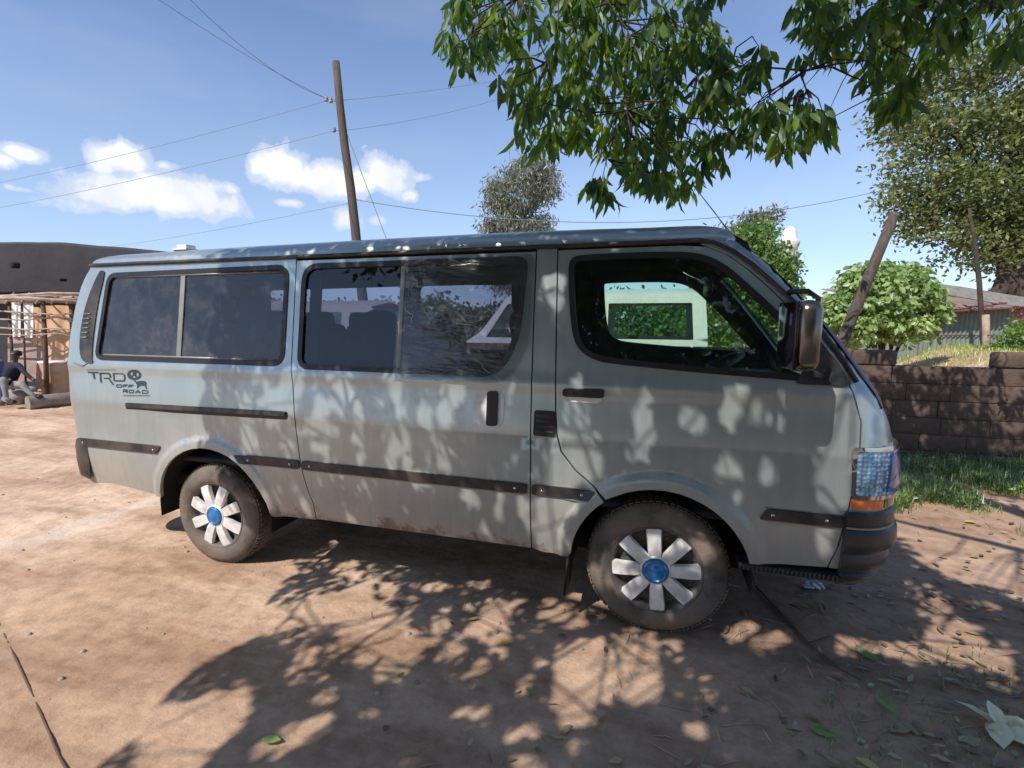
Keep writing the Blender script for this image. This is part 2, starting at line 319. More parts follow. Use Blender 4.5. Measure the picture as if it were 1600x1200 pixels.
M['rust'] = basic('orange_bark', (.62, .31, .15), .8, var=.4, scale=2.5, dirt=(.60, .52, .44), dscale=3.2, damt=.95)
M['log'] = basic('grey_log', (.26, .22, .19), .9, var=.4, scale=4, bump=.4, bscale=20)
M['stone'] = basic('stone', (.33, .29, .26), .9, var=.45, scale=5, bump=.5, bscale=18)
M['navy'] = basic('navy_cloth', (.012, .013, .026), .9)
M['greycloth'] = basic('grey_cloth', (.26, .25, .25), .9, var=.4)
M['skin'] = basic('dark_skin', (.07, .038, .026), .5)
M['hair'] = basic('black_hair', (.008, .008, .008), .7)
M['block'] = basic('earth_block', (.17, .118, .095), .97, var=.5, scale=1.6, bump=1., bscale=9, dirt=(.09, .07, .06), dscale=1.4, damt=.9, spec=.1)
M['mortar'] = basic('mortar', (.13, .092, .075), .95, var=.3)
M['corr'] = basic('grey_green_sheet', (.20, .24, .22), .75, var=.22, scale=2.5, stretch=(1, 1, .25), dirt=(.13, .10, .08), damt=.3)
M['roofrust'] = basic('rusty_roof_sheet', (.23, .185, .17), .8, var=.4, scale=1.5, dirt=(.22, .10, .07), dscale=2, damt=.7)
M['plaster'] = basic('pale_plaster', (.75, .72, .66), .8, var=.12, scale=2)
M['greyplaster'] = basic('grey_plaster', (.42, .44, .46), .8, var=.12, scale=2)
M['redcloth'] = basic('dark_red_cloth', (.16, .05, .04), .9)
M['grass'] = leaf_mat('grass_blades', [(.12, .19, .04), (.24, .36, .07), (.42, .50, .13), (.55, .57, .22)], .3)
M['weed'] = leaf_mat('weed_leaves', [(.04, .075, .018), (.11, .20, .04), (.34, .44, .12)], .35, nsc=5)
M['leaf'] = leaf_mat('shade_tree_leaves', [(.022, .052, .016), (.055, .118, .026), (.22, .31, .045)], .5, gloss=.035)
M['leaf2'] = leaf_mat('big_tree_leaves', [(.045, .07, .028), (.13, .16, .055), (.28, .30, .10)], .3, gloss=.03, nsc=1.4)
M['leaf3'] = leaf_mat('pale_bush_leaves', [(.07, .12, .03), (.22, .32, .10), (.46, .56, .24)], .3, gloss=.05, nsc=3)
M['leaf4'] = leaf_mat('ivy_leaves', [(.05, .09, .022), (.13, .22, .05), (.24, .35, .09)], .3, gloss=.05, nsc=2)
M['leaf5'] = leaf_mat('eucalyptus_leaves', [(.08, .095, .065), (.17, .18, .12), (.30, .30, .22)], .25, gloss=.06, nsc=1.2)
M['redleaf'] = leaf_mat('red_leaves', [(.16, .04, .03), (.45, .13, .09), (.6, .25, .16)], .3)
M['fallen'] = leaf_mat('fallen_leaf_green', [(.10, .20, .05), (.20, .33, .08), (.32, .42, .12)], .2, nsc=6)
M['fallenyel'] = leaf_mat('fallen_leaf_yellow', [(.42, .36, .08), (.55, .48, .14), (.6, .52, .25)], .2, nsc=6)
M['litter'] = leaf_mat('dry_leaf_litter', [(.10, .06, .035), (.22, .15, .08), (.38, .32, .14), (.45, .42, .22)], .1, nsc=4)
M['peel'] = basic('pale_scrap', (.78, .76, .55), .6, var=.15, scale=6, col2=(.55, .45, .2))
M['wrap'] = basic('blue_white_wrapper', (.55, .65, .8), .4, var=.5, scale=12, col2=(.04, .12, .45))
M['ground'] = ground_mat()

# headlight lens: real bumped clear-blue lens over silver
def lens_mat():
    m, nt = mat('headlight_lens'); L = nt.links
    out = nd(nt, 'ShaderNodeOutputMaterial'); b = nd(nt, 'ShaderNodeBsdfPrincipled'); L.new(b.outputs[0], out.inputs[0])
    b.inputs['Roughness'].default_value = .22; b.inputs['Metallic'].default_value = .45; b.inputs['Coat Weight'].default_value = .8
    tc = nd(nt, 'ShaderNodeTexCoord')
    v = nd(nt, 'ShaderNodeTexVoronoi', i_Scale=58., i_Randomness=.4); L.new(tc.outputs['Object'], v.inputs['Vector'])
    r = ramp(nt, [(.12, (.60, .74, .84)), (.42, (.22, .42, .62)), (.8, (.06, .18, .34))]); L.new(v.outputs['Distance'], r.inputs[0]); L.new(r.outputs[0], b.inputs['Base Color'])
    bp = nd(nt, 'ShaderNodeBump', i_Strength=.9, i_Distance=.006); L.new(v.outputs['Distance'], bp.inputs['Height']); L.new(bp.outputs[0], b.inputs['Normal'])
    return m
M['lamp_glass'] = lens_mat()

# ------------------------------------------------------------------ terrain
SUN = Vector((-.42, -.85, 1.0)).normalized()       # towards the sun
def sstep(a, b, x):
    t = max(0., min(1., (x-a)/(b-a))); return t*t*(3-2*t)
def gz0(x, y):
    xx = max(-9., min(4., x))
    z = .041+.0224*xx
    z += .84*sstep(1.5, 4.0, x-.25*(y-3.7))*sstep(3.95, 5.8, y)      # raised yard behind the low wall
    return z
def gz(x, y):
    near = 1-sstep(8, 14, math.hypot(x, y))
    n = noise.noise(Vector((x*.7, y*.7, 3)))*.028+noise.noise(Vector((x*2.3, y*2.3, 1)))*.014
    n2 = noise.noise(Vector((x*7, y*7, 5)))*.006
    n3 = noise.noise(Vector((x*17, y*17, 8)))*.0035
    w = 1.0
    for (wx, wy) in ((.0, .1), (-2.545, .1)):
        w = min(w, sstep(.1, .5, math.hypot(x-wx, y-wy)))
    # rill down the left foreground
    rill = 0
    for (ax, ay, bx, by) in RILL:
        t = max(0, min(1, ((x-ax)*(bx-ax)+(y-ay)*(by-ay))/((bx-ax)**2+(by-ay)**2)))
        d = math.hypot(x-ax-t*(bx-ax)+.012*noise.noise(Vector((x*9, y*9, 2))), y-ay-t*(by-ay))
        if d < .09: rill = min(rill, -.006*(1-d/.09))
    bank = .05*sstep(1.1, 2.6, x+.25*(y-1.2)) * sstep(1.2, 2.6, y)
    return gz0(x, y)+((n+n2+n3)*w+bank)*max(near, .3)+rill
def gpt(px, py):
    d = ray(px, py)
    t = (.041+.0224*C[0]-C[2])/(d[2]-.0224*d[0])
    for _ in range(6):
        x, y = C[0]+t*d[0], C[1]+t*d[1]; t = (gz0(x, y)-C[2])/d[2]
    x, y = C[0]+t*d[0], C[1]+t*d[1]
    return Vector((x, y, gz(x, y)))
RILL = []
_r = [gpt(-60, 900), gpt(0, 975), gpt(45, 1080), gpt(75, 1130), gpt(118, 1215)]
RILL = [(a.x, a.y, b.x, b.y) for a, b in zip(_r, _r[1:])]
_r = [gpt(-20, 1150), gpt(70, 1130)]
RILL += [(a.x, a.y, b.x, b.y) for a, b in zip(_r, _r[1:])]

_r = [gpt(-80, 862), gpt(40, 850), gpt(150, 812), gpt(270, 772)]
PALE = [(a.x, a.y, b.x, b.y) for a, b in zip(_r, _r[1:])]
def axis(lo, hi, step, far, grow=1.25):
    a = []; x = lo
    while x <= hi+1e-6: a.append(x); x += step
    s = step; x = hi
    while x < far: s *= grow; x += s; a.append(x)
    s = step; x = lo; pre = []
    while x > -far: s *= grow; x -= s; pre.append(x)
    return pre[::-1]+a
def make_ground():
    xs = axis(-6.5, 4.2, .034, 600); ys_ = axis(-1.9, 4.2, .034, 600)
    mb = MB(); nx = len(xs)
    for y in ys_:
        for x in xs: mb.v.append((x, y, gz(x, y)))
    for j in range(len(ys_)-1):
        for i in range(nx-1): mb.face((j*nx+i, j*nx+i+1, (j+1)*nx+i+1, (j+1)*nx+i))
    o = mb.build('ground', M['ground']); tag(o, kind='structure')
    ca = o.data.color_attributes.new('soil_tone', 'FLOAT_COLOR', 'POINT'); buf = []
    for v in mb.v:
        x, y = v[0], v[1]; r = 0; p = 0
        if -7 < x < 5 and -2 < y < 5:
            for (ax, ay, bx, by) in RILL:
                t = max(0, min(1, ((x-ax)*(bx-ax)+(y-ay)*(by-ay))/((bx-ax)**2+(by-ay)**2)))
                d = math.hypot(x-ax-t*(bx-ax)+.02*noise.noise(Vector((x*9, y*9, 2))), y-ay-t*(by-ay)); r = max(r, .22*(1-d/.07))
            for (ax, ay, bx, by) in PALE:
                t = max(0, min(1, ((x-ax)*(bx-ax)+(y-ay)*(by-ay))/((bx-ax)**2+(by-ay)**2)))
                d = math.hypot(x-ax-t*(bx-ax), y-ay-t*(by-ay))+.10*noise.noise(Vector((x*2.5, y*2.5, 2))); p = max(p, 1-d/.17)
            # earth colour darker round the two near wheels
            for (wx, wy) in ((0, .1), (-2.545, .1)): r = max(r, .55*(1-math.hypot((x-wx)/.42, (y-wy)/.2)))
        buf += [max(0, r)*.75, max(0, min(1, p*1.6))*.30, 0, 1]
    ca.data.foreach_set('color', buf)
make_ground()

# ------------------------------------------------------------------ van shell surface  F(u, z)
W = 1.69
def interp(tab, z):
    if z <= tab[0][0]: return tab[0][1]
    for (a, b), (c, d) in zip(tab, tab[1:]):
        if z <= c:
            t = (z-a)/(c-a); return b+(d-b)*t
    return tab[-1][1]
def smooth_tab(tab, n=60):
    """dense smoothed copy of a coarse table so the skin carries no facets"""
    z0, z1 = tab[0][0], tab[-1][0]; out = []
    for i in range(n+1):
        z = z0+(z1-z0)*i/n; acc = 0; w = 0
        for k in range(-4, 5):
            g = math.exp(-k*k/8); acc += g*interp(tab, z+k*.014); w += g
        out.append((z, acc/w))
    return out
YS = smooth_tab([(.25, .075), (.36, .045), (.48, .018), (.62, .0), (.95, .0), (1.22, .03), (1.83, .12), (2.1, .16)])
XF = smooth_tab([(.2, .885), (.45, .90), (.7, .925), (.88, .935), (1.0, .92), (1.1, .89), (1.27, .795), (1.41, .69), (1.63, .50), (1.75, .385), (1.83, .29), (1.95, .10)])
RX = smooth_tab([(.2, .195), (1.0, .185), (1.15, .165), (1.3, .14), (1.5, .075), (1.83, .06)])
RY = smooth_tab([(.2, .26), (1.0, .26), (1.3, .18), (1.6, .11), (1.83, .10)])
XR = smooth_tab([(.2, -3.66), (.45, -3.68), (.62, -3.70), (.85, -3.73), (1.03, -3.76), (1.23, -3.78), (1.39, -3.776), (1.57, -3.743), (1.73, -3.69), (1.84, -3.61), (1.95, -3.5)])
RRX, RRY = .16, .14
ARCH = [(.005, .365, .388, .46), (-2.532, .315, .420, .485)]
def feat(u, z):
    """outward relief of the pressed steel"""
    d = 0.
    # groove
    g = abs(z-.926)
    if g < .014 and u < .74: d -= .0045*(1-g/.014)
    # shoulder under the windows
    d += .006*math.exp(-((z-1.195)/.035)**2)
    for (cx, cz, r, ro) in ARCH:
        rr = math.hypot(u-cx, z-cz)
        if rr < ro+.02 and z > .28:
            d += .017*(1-sstep(ro-.035, ro+.012, rr))
    d -= .012*sstep(.46, .36, z)*0
    return d
def F0(u, z):
    y0 = interp(YS, z); xf = interp(XF, z); rx = interp(RX, z); ry = interp(RY, z); xr = interp(XR, z)
    xc = xf-rx; xcr = xr+RRX
    if u > xc:
        ph = (u-xc)/rx
        if ph < pi/2: return (xc+rx*sin(ph), y0+ry*(1-cos(ph)))
        y = y0+ry+(u-xc-rx*pi/2)
        t = max(0, min(1, (y-y0-ry)/(W/2-y0-ry)))
        return (xf+.045*(1-(1-t)**2), y)
    if u < xcr:
        ph = (xcr-u)/RRX
        if ph < pi/2: return (xcr-RRX*sin(ph), y0+RRY*(1-cos(ph)))
        y = y0+RRY+(xcr-u-RRX*pi/2)
        t = max(0, min(1, (y-y0-RRY)/(W/2-y0-RRY)))
        return (xr-.03*(1-(1-t)**2), y)
    return (u, y0)
def P0(u, z):
    x, y = F0(u, z); return Vector((x, y, z))
def N0(u, z):
    e = .004
    a = P0(u+e, z)-P0(u-e, z); b = P0(u, z+e)-P0(u, z-e)
    return a.cross(b).normalized()
def FP(u, z, off=0.):
    return P0(u, z)+N0(u, z)*(feat(u, z)+off)
def FN(u, z, off=0.):
    e = .003
    a = FP(u+e, z, off)-FP(u-e, z, off); b = FP(u, z+e, off)-FP(u, z-e, off)
    return a.cross(b).normalized()
def uc_front(z): # u at the middle of the nose
    return interp(XF, z)-interp(RX, z)+interp(RX, z)*pi/2+(W/2-interp(YS, z)-interp(RY, z))
def uc_rear(z):
    return interp(XR, z)+RRX-RRX*pi/2-(W/2-interp(YS, z)-RRY)
def uf(y, z): # u of a point on the front face at width y
    return interp(XF, z)-interp(RX, z)+interp(RX, z)*pi/2+(y-interp(YS, z)-interp(RY, z))
def ur(y, z):
    return interp(XR, z)+RRX-RRX*pi/2-(y-interp(YS, z)-RRY)

def side_uz(px, py, off=0.):
    y = 0
    for _ in range(12):
        p = at_y(px, py, y-off); y = interp(YS, p.z)
    return (p.x, p.z)
def S(*pts): return [side_uz(*p) for p in pts]

def in_poly(p, poly):
    x, y = p; c = False; n = len(poly); j = n-1
    for i in range(n):
        xi, yi = poly[i]; xj, yj = poly[j]
        if (yi > y) != (yj > y) and x < (xj-xi)*(y-yi)/(yj-yi)+xi: c = not c
        j = i
    return c
def resample(poly, step, closed=True):
    out = []; n = len(poly)
    for i in range(n if closed else n-1):
        a = poly[i]; b = poly[(i+1) % n]; L = math.hypot(b[0]-a[0], b[1]-a[1]); k = max(1, int(math.ceil(L/step)))
        for j in range(k): out.append((a[0]+(b[0]-a[0])*j/k, a[1]+(b[1]-a[1])*j/k))
    if not closed: out.append(poly[-1])
    return out
def chaikin(poly, n=2, closed=True):
    for _ in range(n):
        q = []; m = len(poly)
        for i in range(m if closed else m-1):
            a = poly[i]; b = poly[(i+1) % m]
            q += [(a[0]*.75+b[0]*.25, a[1]*.75+b[1]*.25), (a[0]*.25+b[0]*.75, a[1]*.25+b[1]*.75)]
        if not closed: q = [poly[0]]+q+[poly[-1]]
        poly = q
    return poly
def rounded(poly, r):
    """round every corner with radius r (or per-corner list)"""
    out = []; n = len(poly)
    for i in range(n):
        p = Vector(poly[i]); a = Vector(poly[i-1]); b = Vector(poly[(i+1) % n])
        rr = r[i] if hasattr(r, '__len__') else r
        da = (a-p); db = (b-p); la, lb = da.length, db.length
        k = min(rr, la*.48, lb*.48); s_, e_ = p+da/la*k, p+db/lb*k
        for j in range(7):
            t = j/6; q = s_*(1-t)**2+p*2*t*(1-t)+e_*t*t; out.append((q.x, q.y))
    return out
def area(poly): return .5*sum(poly[i-1][0]*poly[i][1]-poly[i][0]*poly[i-1][1] for i in range(len(poly)))
def inset(poly, d):
    sgn = 1 if area(poly) > 0 else -1; out = []; n = len(poly)
    for i in range(n):
        a = Vector(poly[i-1]); p = Vector(poly[i]); b = Vector(poly[(i+1) % n])
        e1 = (p-a); e2 = (b-p)
        if e1.length < 1e-7 or e2.length < 1e-7: 
            e1 = e1 if e1.length > e2.length else e2; e2 = e1
        e1.normalize(); e2.normalize()
        nrm = Vector((-(e1.y+e2.y), e1.x+e2.x))
        if nrm.length < 1e-6: nrm = Vector((-e1.y, e1.x))
        nrm.normalize(); c = max(.5, nrm.dot(Vector((-e1.y, e1.x))))
        q = p+nrm*(d*sgn/c); out.append((q.x, q.y))
    return out
def strip_poly(line, w):
    """closed polygon of width w round an open line"""
    L = []; R = []; n = len(line)
    for i in range(n):
        a = Vector(line[max(0, i-1)]); b = Vector(line[min(n-1, i+1)]); t = (b-a).normalized(); nn = Vector((-t.y, t.x))*w/2; p = Vector(line[i])
        L.append(tuple(p+nn)); R.append(tuple(p-nn))
    return L+R[::-1]

def panel(mb, outline, holes=(), off=0., step=.04, skirt=.02, far=False, norms=None, rows=()):
    """a sheet of the shell bounded by outline (u,z), following F; returns per-vertex normals appended to norms"""
    if norms is None: norms = []
    o2 = resample(outline, step); hs = [resample(h, step) for h in holes]
    pts = []; edges = []; loops = []
    for lp in [o2]+hs:
        i0 = len(pts); pts += lp; n = len(lp)
        edges += [(i0+k, i0+(k+1) % n) for k in range(n)]; loops.append((i0, n))
    xs = [p[0] for p in o2]; zs = [p[1] for p in o2]
    x0, x1, z0, z1 = min(xs), max(xs), min(zs), max(zs)
    zz = []; z = z0+step/2
    while z < z1: zz.append(z); z += step
    for r in rows:
        if z0 < r < z1: zz = [q for q in zz if abs(q-r) > .006]; zz.append(r)
    allb = np.array(pts)
    cand = []
    for z in zz:
        x = x0+step/2
        while x < x1:
            cand.append((x, z)); x += step
    if step < .1:
        for (cx, cz, r, ro) in ARCH:
            for rr in (ro+.012, ro+.004, ro-.005, ro-.014, ro-.023, ro-.032):
                for k in range(48):
                    a = pi*(-.15+1.3*k/47); cand.append((cx+rr*cos(a), cz+rr*sin(a)))
    for c in cand:
        if not in_poly(c, o2): continue
        if any(in_poly(c, h) for h in hs): continue
        d = allb-np.array(c)
        if (d*d).sum(1).min() < (step*.32)**2 and not (abs(c[1]-.926) < .02 and (d*d).sum(1).min() > .006**2): continue
        pts.append(c)
    r = geometry.delaunay_2d_cdt([Vector(p) for p in pts], edges, [], 0, 1e-6)
    vs, fs, orig = r[0], r[2], r[3]
    base = len(mb.v); top = []
    def place(u, z, o):
        p = FP(u, z, o)
        return Vector((p.x, W-p.y, p.z)) if far else p
    def nrm(u, z):
        n = FN(u, z); return Vector((n.x, -n.y, n.z)) if far else n
    for v in vs:
        mb.v.append(tuple(place(v.x, v.y, off))); norms.append(tuple(nrm(v.x, v.y)))
    for f in fs:
        c = (sum(vs[i].x for i in f)/3, sum(vs[i].y for i in f)/3)
        if not in_poly(c, o2) or any(in_poly(c, h) for h in hs): continue
        a, b, c_ = [vs[i] for i in f]
        ar = (b.x-a.x)*(c_.y-a.y)-(b.y-a.y)*(c_.x-a.x)
        ids = list(f) if ar > 0 else list(f)[::-1]
        if far: ids = ids[::-1]
        mb.face([base+i for i in ids])
    if skirt:
        for li, lp in enumerate([o2]+hs):
            n = len(lp); A = []; B = []
            sg = 1 if area(lp) > 0 else -1
            if li: sg = -sg
            for k in range(n):
                u, z = lp[k]; N = nrm(u, z)
                a = Vector(lp[k-1]); b = Vector(lp[(k+1) % n]); t = (b-a)
                if t.length < 1e-7: t = Vector((1, 0))
                t.normalize(); du, dz = t.y*sg, -t.x*sg
                e = .002
                side = (FP(u+du*e, z+dz*e)-FP(u, z)); side.normalize()
                if far: side = Vector((side.x, -side.y, side.z))
                pt = place(u, z, off); 
                A.append(mb.vert(pt)); norms.append(tuple(side))
                B.append(mb.vert(pt-N*skirt)); norms.append(tuple(side))
            for k in range(n):
                q = (A[k], B[k], B[(k+1) % n], A[(k+1) % n])
                mb.face(q if (sg > 0) != far else q[::-1])
    return norms
def weld_mid(mb, norms):
    """join the near and far halves of the shell along the van's centre line"""
    mid = {}; rep = {}
    for i, v in enumerate(mb.v):
        if abs(v[1]-W/2) < .03:
            k = min((j for j in mid if abs(mb.v[j][2]-v[2]) < .003 and abs(mb.v[j][0]-v[0]) < .012 and mid[j] != (v[1] < W/2) and abs(norms[j][0]-norms[i][0])+abs(norms[j][2]-norms[i][2]) < .3), key=lambda j: abs(mb.v[j][2]-v[2]), default=None)
            if k is not None and abs(mb.v[k][1]+v[1]-W) < .006:
                mb.v[k] = (mb.v[k][0], W/2, mb.v[k][2]); n = Vector(norms[k]); n.y = 0; n.normalize(); norms[k] = tuple(n); rep[i] = k
            else: mid[i] = v[1] < W/2
    mb.f = [tuple(rep.get(i, i) for i in f) for f in mb.f]
def sheet(name, outline, m, parent, holes=(), off=0., step=.04, skirt=.02, rows=(), both=False, faronly=False):
    mb = MB(); norms = []
    if not faronly: panel(mb, outline, holes, off, step, skirt, False, norms, rows)
    if both or faronly: panel(mb, outline, holes, off, step, skirt, True, norms, rows)
    return mb.build(name, m, parent, True, norms)

def nose_u(z, f): # f 0 at the start of the front corner, 1 at its end, >1 on the front
    return interp(XF, z)-interp(RX, z)+interp(RX, z)*pi/2*f
# ---- outlines measured off the photograph, kept as (length, height) on the van's side
RWIN = rounded([(-3.43, 1.235), (-1.986, 1.235), (-1.986, 1.79), (-3.36, 1.775)], [.07, .08, .08, .07])
SWIN = rounded([(-1.893, 1.225), (-.745, 1.222), (-.655, 1.40), (-.632, 1.79), (-1.893, 1.79)], [.07, .10, .12, .06, .10])
FWIN = chaikin([(-.36, 1.788), (-.43, 1.776), (-.432, 1.70), (-.415, 1.50), (-.385, 1.37), (-.30, 1.312), (-.19, 1.298), (.16, 1.272), (.48, 1.256), (.655, 1.248), (.648, 1.27), (.59, 1.345), (.49, 1.458), (.42, 1.538), (.305, 1.65), (.224, 1.727), (.13, 1.775), (.0, 1.788)], 2)
GAP = .006
sd_l = [(-1.936, 1.812), (-1.932, 1.239), (-1.918, 1.138), (-1.898, .932), (-1.872, .70), (-1.838, .55), (-1.813, .47), (-1.813, .372)]
SDOOR = sd_l+[(-.578, .380), (-.582, .845), (-.592, 1.50), (-.594, 1.812)]
fd_l = [(-.487, 1.815), (-.476, 1.412), (-.464, 1.079), (-.452, .96), (-.432, .89), (-.364, .806), (-.275, .735)]
ft = []
for k in range(15):       # follow the front arch
    a = radians(126-k*111/14); ft.append((.005+(.388)*cos(a), .365+.388*sin(a)))
def xc(z): return interp(XF, z)-interp(RX, z)
FDOOR = fd_l+[(-.225, .684)]+ft[1:]+[(.50, .474), (.665, .486), (.69, .58), (.715, .75), (.735, .95), (.735, 1.10), (.70, 1.215), (.655, 1.31), (.575, 1.42), (.49, 1.525), (.40, 1.62), (.315, 1.702), (.235, 1.765), (.15, 1.805), (.05, 1.815)]
ARCHF = ft
def arc_pts(k, a0, a1, n=16):
    cx, cz, r, ro = ARCH[k]; return [(cx+r*cos(radians(a0+(a1-a0)*i/n)), cz+r*sin(radians(a0+(a1-a0)*i/n))) for i in range(n+1)]

van = thing('minibus', (-1.3, W/2, .02), 'silver blue grey minibus with sliding side door, parked in dappled shade in the yard', 'minibus')

# body: rear quarter with window hole, pillar strip, nose corner, front and rear faces, both sides
ZT = 1.832
zlist = [ZT-(ZT-.42)*i/12 for i in range(13)]
rear_outline = [(uc_rear(z), z) for z in zlist]          # down the middle of the tail
rear_outline += [(ur(.4, .40), .40), (ur(.2, .40), .40), (-3.60, .40), (-3.36, .425), (-2.946, .38)]
rear_outline += arc_pts(1, 170, 18)                       # over the rear wheel, ends low in front of it
rear_outline = rear_outline[:-1]+[(-2.128, .44), (-2.115, .358), (-1.813-GAP, .366)]
rear_outline += [(x-GAP, z) for x, z in sd_l[::-1]][1:]
rear_outline += [(-1.936-GAP, ZT)]
tail_win = [(ur(.30, 1.68), 1.70), (ur(.30, 1.25), 1.25), (uc_rear(1.25)+.004, 1.25), (uc_rear(1.7)+.004, 1.70)]
mb = MB(); nr = []
ROWS = (.911, .9145, .918, .922, .926, .930, .934, .9375, .941, 1.16, 1.18, 1.195, 1.21)
rear_half = rear_outline
for farside in (False, True):
    panel(mb, rear_half, [RWIN, rounded(tail_win, .03)], 0, .04, .022, farside, nr, ROWS)
# pillar strip between the doors
pil = [(-.572, .380), (-.576, .845), (-.586, 1.50), (-.588, ZT)]+[(-.487-GAP, ZT)]+[(x-GAP, z-GAP*.7) for x, z in fd_l]+[(-.235, .672)]+arc_pts(0, 128, 176, 8)+[(-.40, .372), (-.52, .366)]
for farside in (False, True):
    mp_ = MB(); np_ = []; panel(mp_, pil, [], 0, .04, .022, farside, np_, ROWS); mp_.build('door_pillar', M['paint'], van, True, np_)
# header strips above the doors are hidden by the gutter; nose: from the door's front edge round to the middle
fr = [(x+GAP, z) for x, z in [(.665, .486), (.69, .58), (.715, .75), (.735, .95), (.735, 1.10), (.70, 1.215), (.655, 1.31), (.575, 1.42), (.49, 1.525), (.40, 1.62), (.315, 1.702), (.235, 1.765), (.15, 1.805)]]
fr += [(.12, ZT), (uc_front(ZT), ZT)]
fr += [(uc_front(z), z) for z in zlist[1:] if z > .52]
fr += [(uc_front(.49), .49), (uf(.35, .49), .49), (nose_u(.49, .5), .488)]
ws = [(uf(interp(YS, 1.79)+.115, 1.775), 1.775), (uf(interp(YS, 1.5)+.085, 1.5), 1.5), (uf(interp(YS, 1.2)+.14, 1.17), 1.17), (uc_front(1.14)-.004, 1.14), (uc_front(1.775)-.004, 1.775)]
weld_mid(mb, nr)
body = mb.build('body', M['paint'], van, True, nr)
mb = MB(); nr = []
for farside in (False, True): panel(mb, fr, [ws], 0, .045, .022, farside, nr)
weld_mid(mb, nr); mb.build('front_panel', M['paint'], van, True, nr)

# sliding door
sd = sheet('sliding_door', SDOOR, M['paint'], van, [SWIN], 0, .04, .022, ROWS)
fd = sheet('front_door', FDOOR, M['paint'], van, [FWIN], 0, .04, .022, ROWS)
o = sheet('front_door', FDOOR, M['paint'], van, [FWIN], 0, .06, .02, (), faronly=True)
o = sheet('side_panel', SDOOR, M['paint'], van, [SWIN], 0, .06, .02, (), faronly=True)
# dark backing behind the seams
for line in (sd_l, [(-.575, .37), (-.579, .845), (-.590, 1.83)], fd_l[::1], [(.665, .50), (.69, .58), (.715, .75), (.738, .95), (.738, 1.10), (.70, 1.215), (.655, 1.31), (.575, 1.42), (.49, 1.525), (.40, 1.62), (.315, 1.702)]):
    for fs in (False, True):
        mb = MB(); panel(mb, strip_poly(resample([(x-(.003), z) for x, z in line], .08, False), .03), [], -.014, .2, 0, fs, [])
        mb.build('seam_rubber', M['seam'], van)
for fs in (False, True):
    mb = MB(); panel(mb, [(-3.5, 1.795), (.20, 1.775), (.10, 1.838), (-3.5, 1.838)], [], -.018, .1, 0, fs, []); mb.build('roof_rail', M['seam'], van)


# windows: seal, pane, dividers
def window(poly, parent, glass, wid=.026, divx=None, divm=None, divw=.02, far=False):
    i1 = inset(poly, wid)
    fr = sheet('window_frame', inset(poly, -.004), M['black'], parent, [i1], .005, .05, .016, faronly=far)
    gl = sheet('window_pane', inset(poly, wid-.006), glass, parent, [], -.008, .12, 0, faronly=far)
    if divx is not None:
        zz = [z for (x, z) in i1 if True]; z0, z1 = min(zz)+.002, max(zz)-.002
        sheet('window_divider', [(divx-divw/2, z0), (divx+divw/2, z0), (divx+divw/2, z1), (divx-divw/2, z1)], divm, parent, [], -.001, .1, .01, faronly=far)
    if far: sheet('window_trim', inset(poly, -.028), M['seam'], parent, [inset(poly, .022)], -.032, .08, .004, faronly=True)
    return fr, gl
M['alu'] = basic('dull_alu', (.30, .28, .25), .45, metal=.5, var=.2)
window(RWIN, body, M['glass_r'], .024, -2.745, M['alu'], .034)
window(SWIN, sd, M['glass_t'], .024, -1.285, M['alu'], .022)
window(FWIN, fd, M['glass_c'], .022)
for (poly, g) in ((RWIN, M['glass_f']), (SWIN, M['glass_f']), (FWIN, M['glass_c'])): window(poly, body, g, .03, far=True)
# inner rails of the sliding panes (they run inside, seen as lighter frame lines)
def rail(parent, x0, x1, z0, z1):
    mb = MB()
    for (a, b) in (((x0, z0), (x1, z0)), ((x0, z1), (x1, z1))):
        mb.tube([FP(a[0], a[1], -.004), FP((a[0]+b[0])/2, a[1], -.004), FP(b[0], b[1], -.004)], .007, 6)
    return mb.build('slide_rail', M['alu'], parent)
rail(body, -3.36, -2.03, 1.264, 1.755)
# plain dark strip of the opened sliding pane at the left of the door window
sheet('inner_pillar', [(-1.86, 1.25), (-1.79, 1.25), (-1.79, 1.765), (-1.86, 1.765)], M['black'], sd, [], -.03, .2, .01)
# crinkled clear film taped over the front half of the door window
flm = rounded([(-1.305, 1.19), (-.70, 1.185), (-.60, 1.40), (-.60, 1.80), (-1.29, 1.80)], [.01, .1, .1, .03, .01])
mbf = MB(); nf = []
panel(mbf, flm, [], .012, .05, .0, False, nf)
mbf.build('plastic_film', M['film'], sd, True, nf)
# windscreen, rear screen
mb = MB(); nn = []
for fs in (False, True): panel(mb, inset(ws, -.01), [], -.006, .08, 0, fs, nn)
weld_mid(mb, nn); mb.build('windscreen', M['glass_w'], van, True, nn)
mb = MB(); nn = []
for fs in (False, True): panel(mb, [(ws[0][0]-.03, 1.79), (ws[1][0]-.02, 1.5), (ws[2][0]-.02, 1.14), (uc_front(1.12)-.001, 1.12), (uc_front(1.795)-.001, 1.795)], [inset(ws, .006)], .004, .08, .01, fs, nn)
weld_mid(mb, nn); mb.build('windscreen_rubber', M['black'], van, True, nn)
mb = MB(); nn = []
for fs in (False, True): panel(mb, inset(tail_win, -.01), [], -.006, .1, 0, fs, nn)
weld_mid(mb, nn); mb.build('rear_screen', M['glass_r'], van, True, nn)

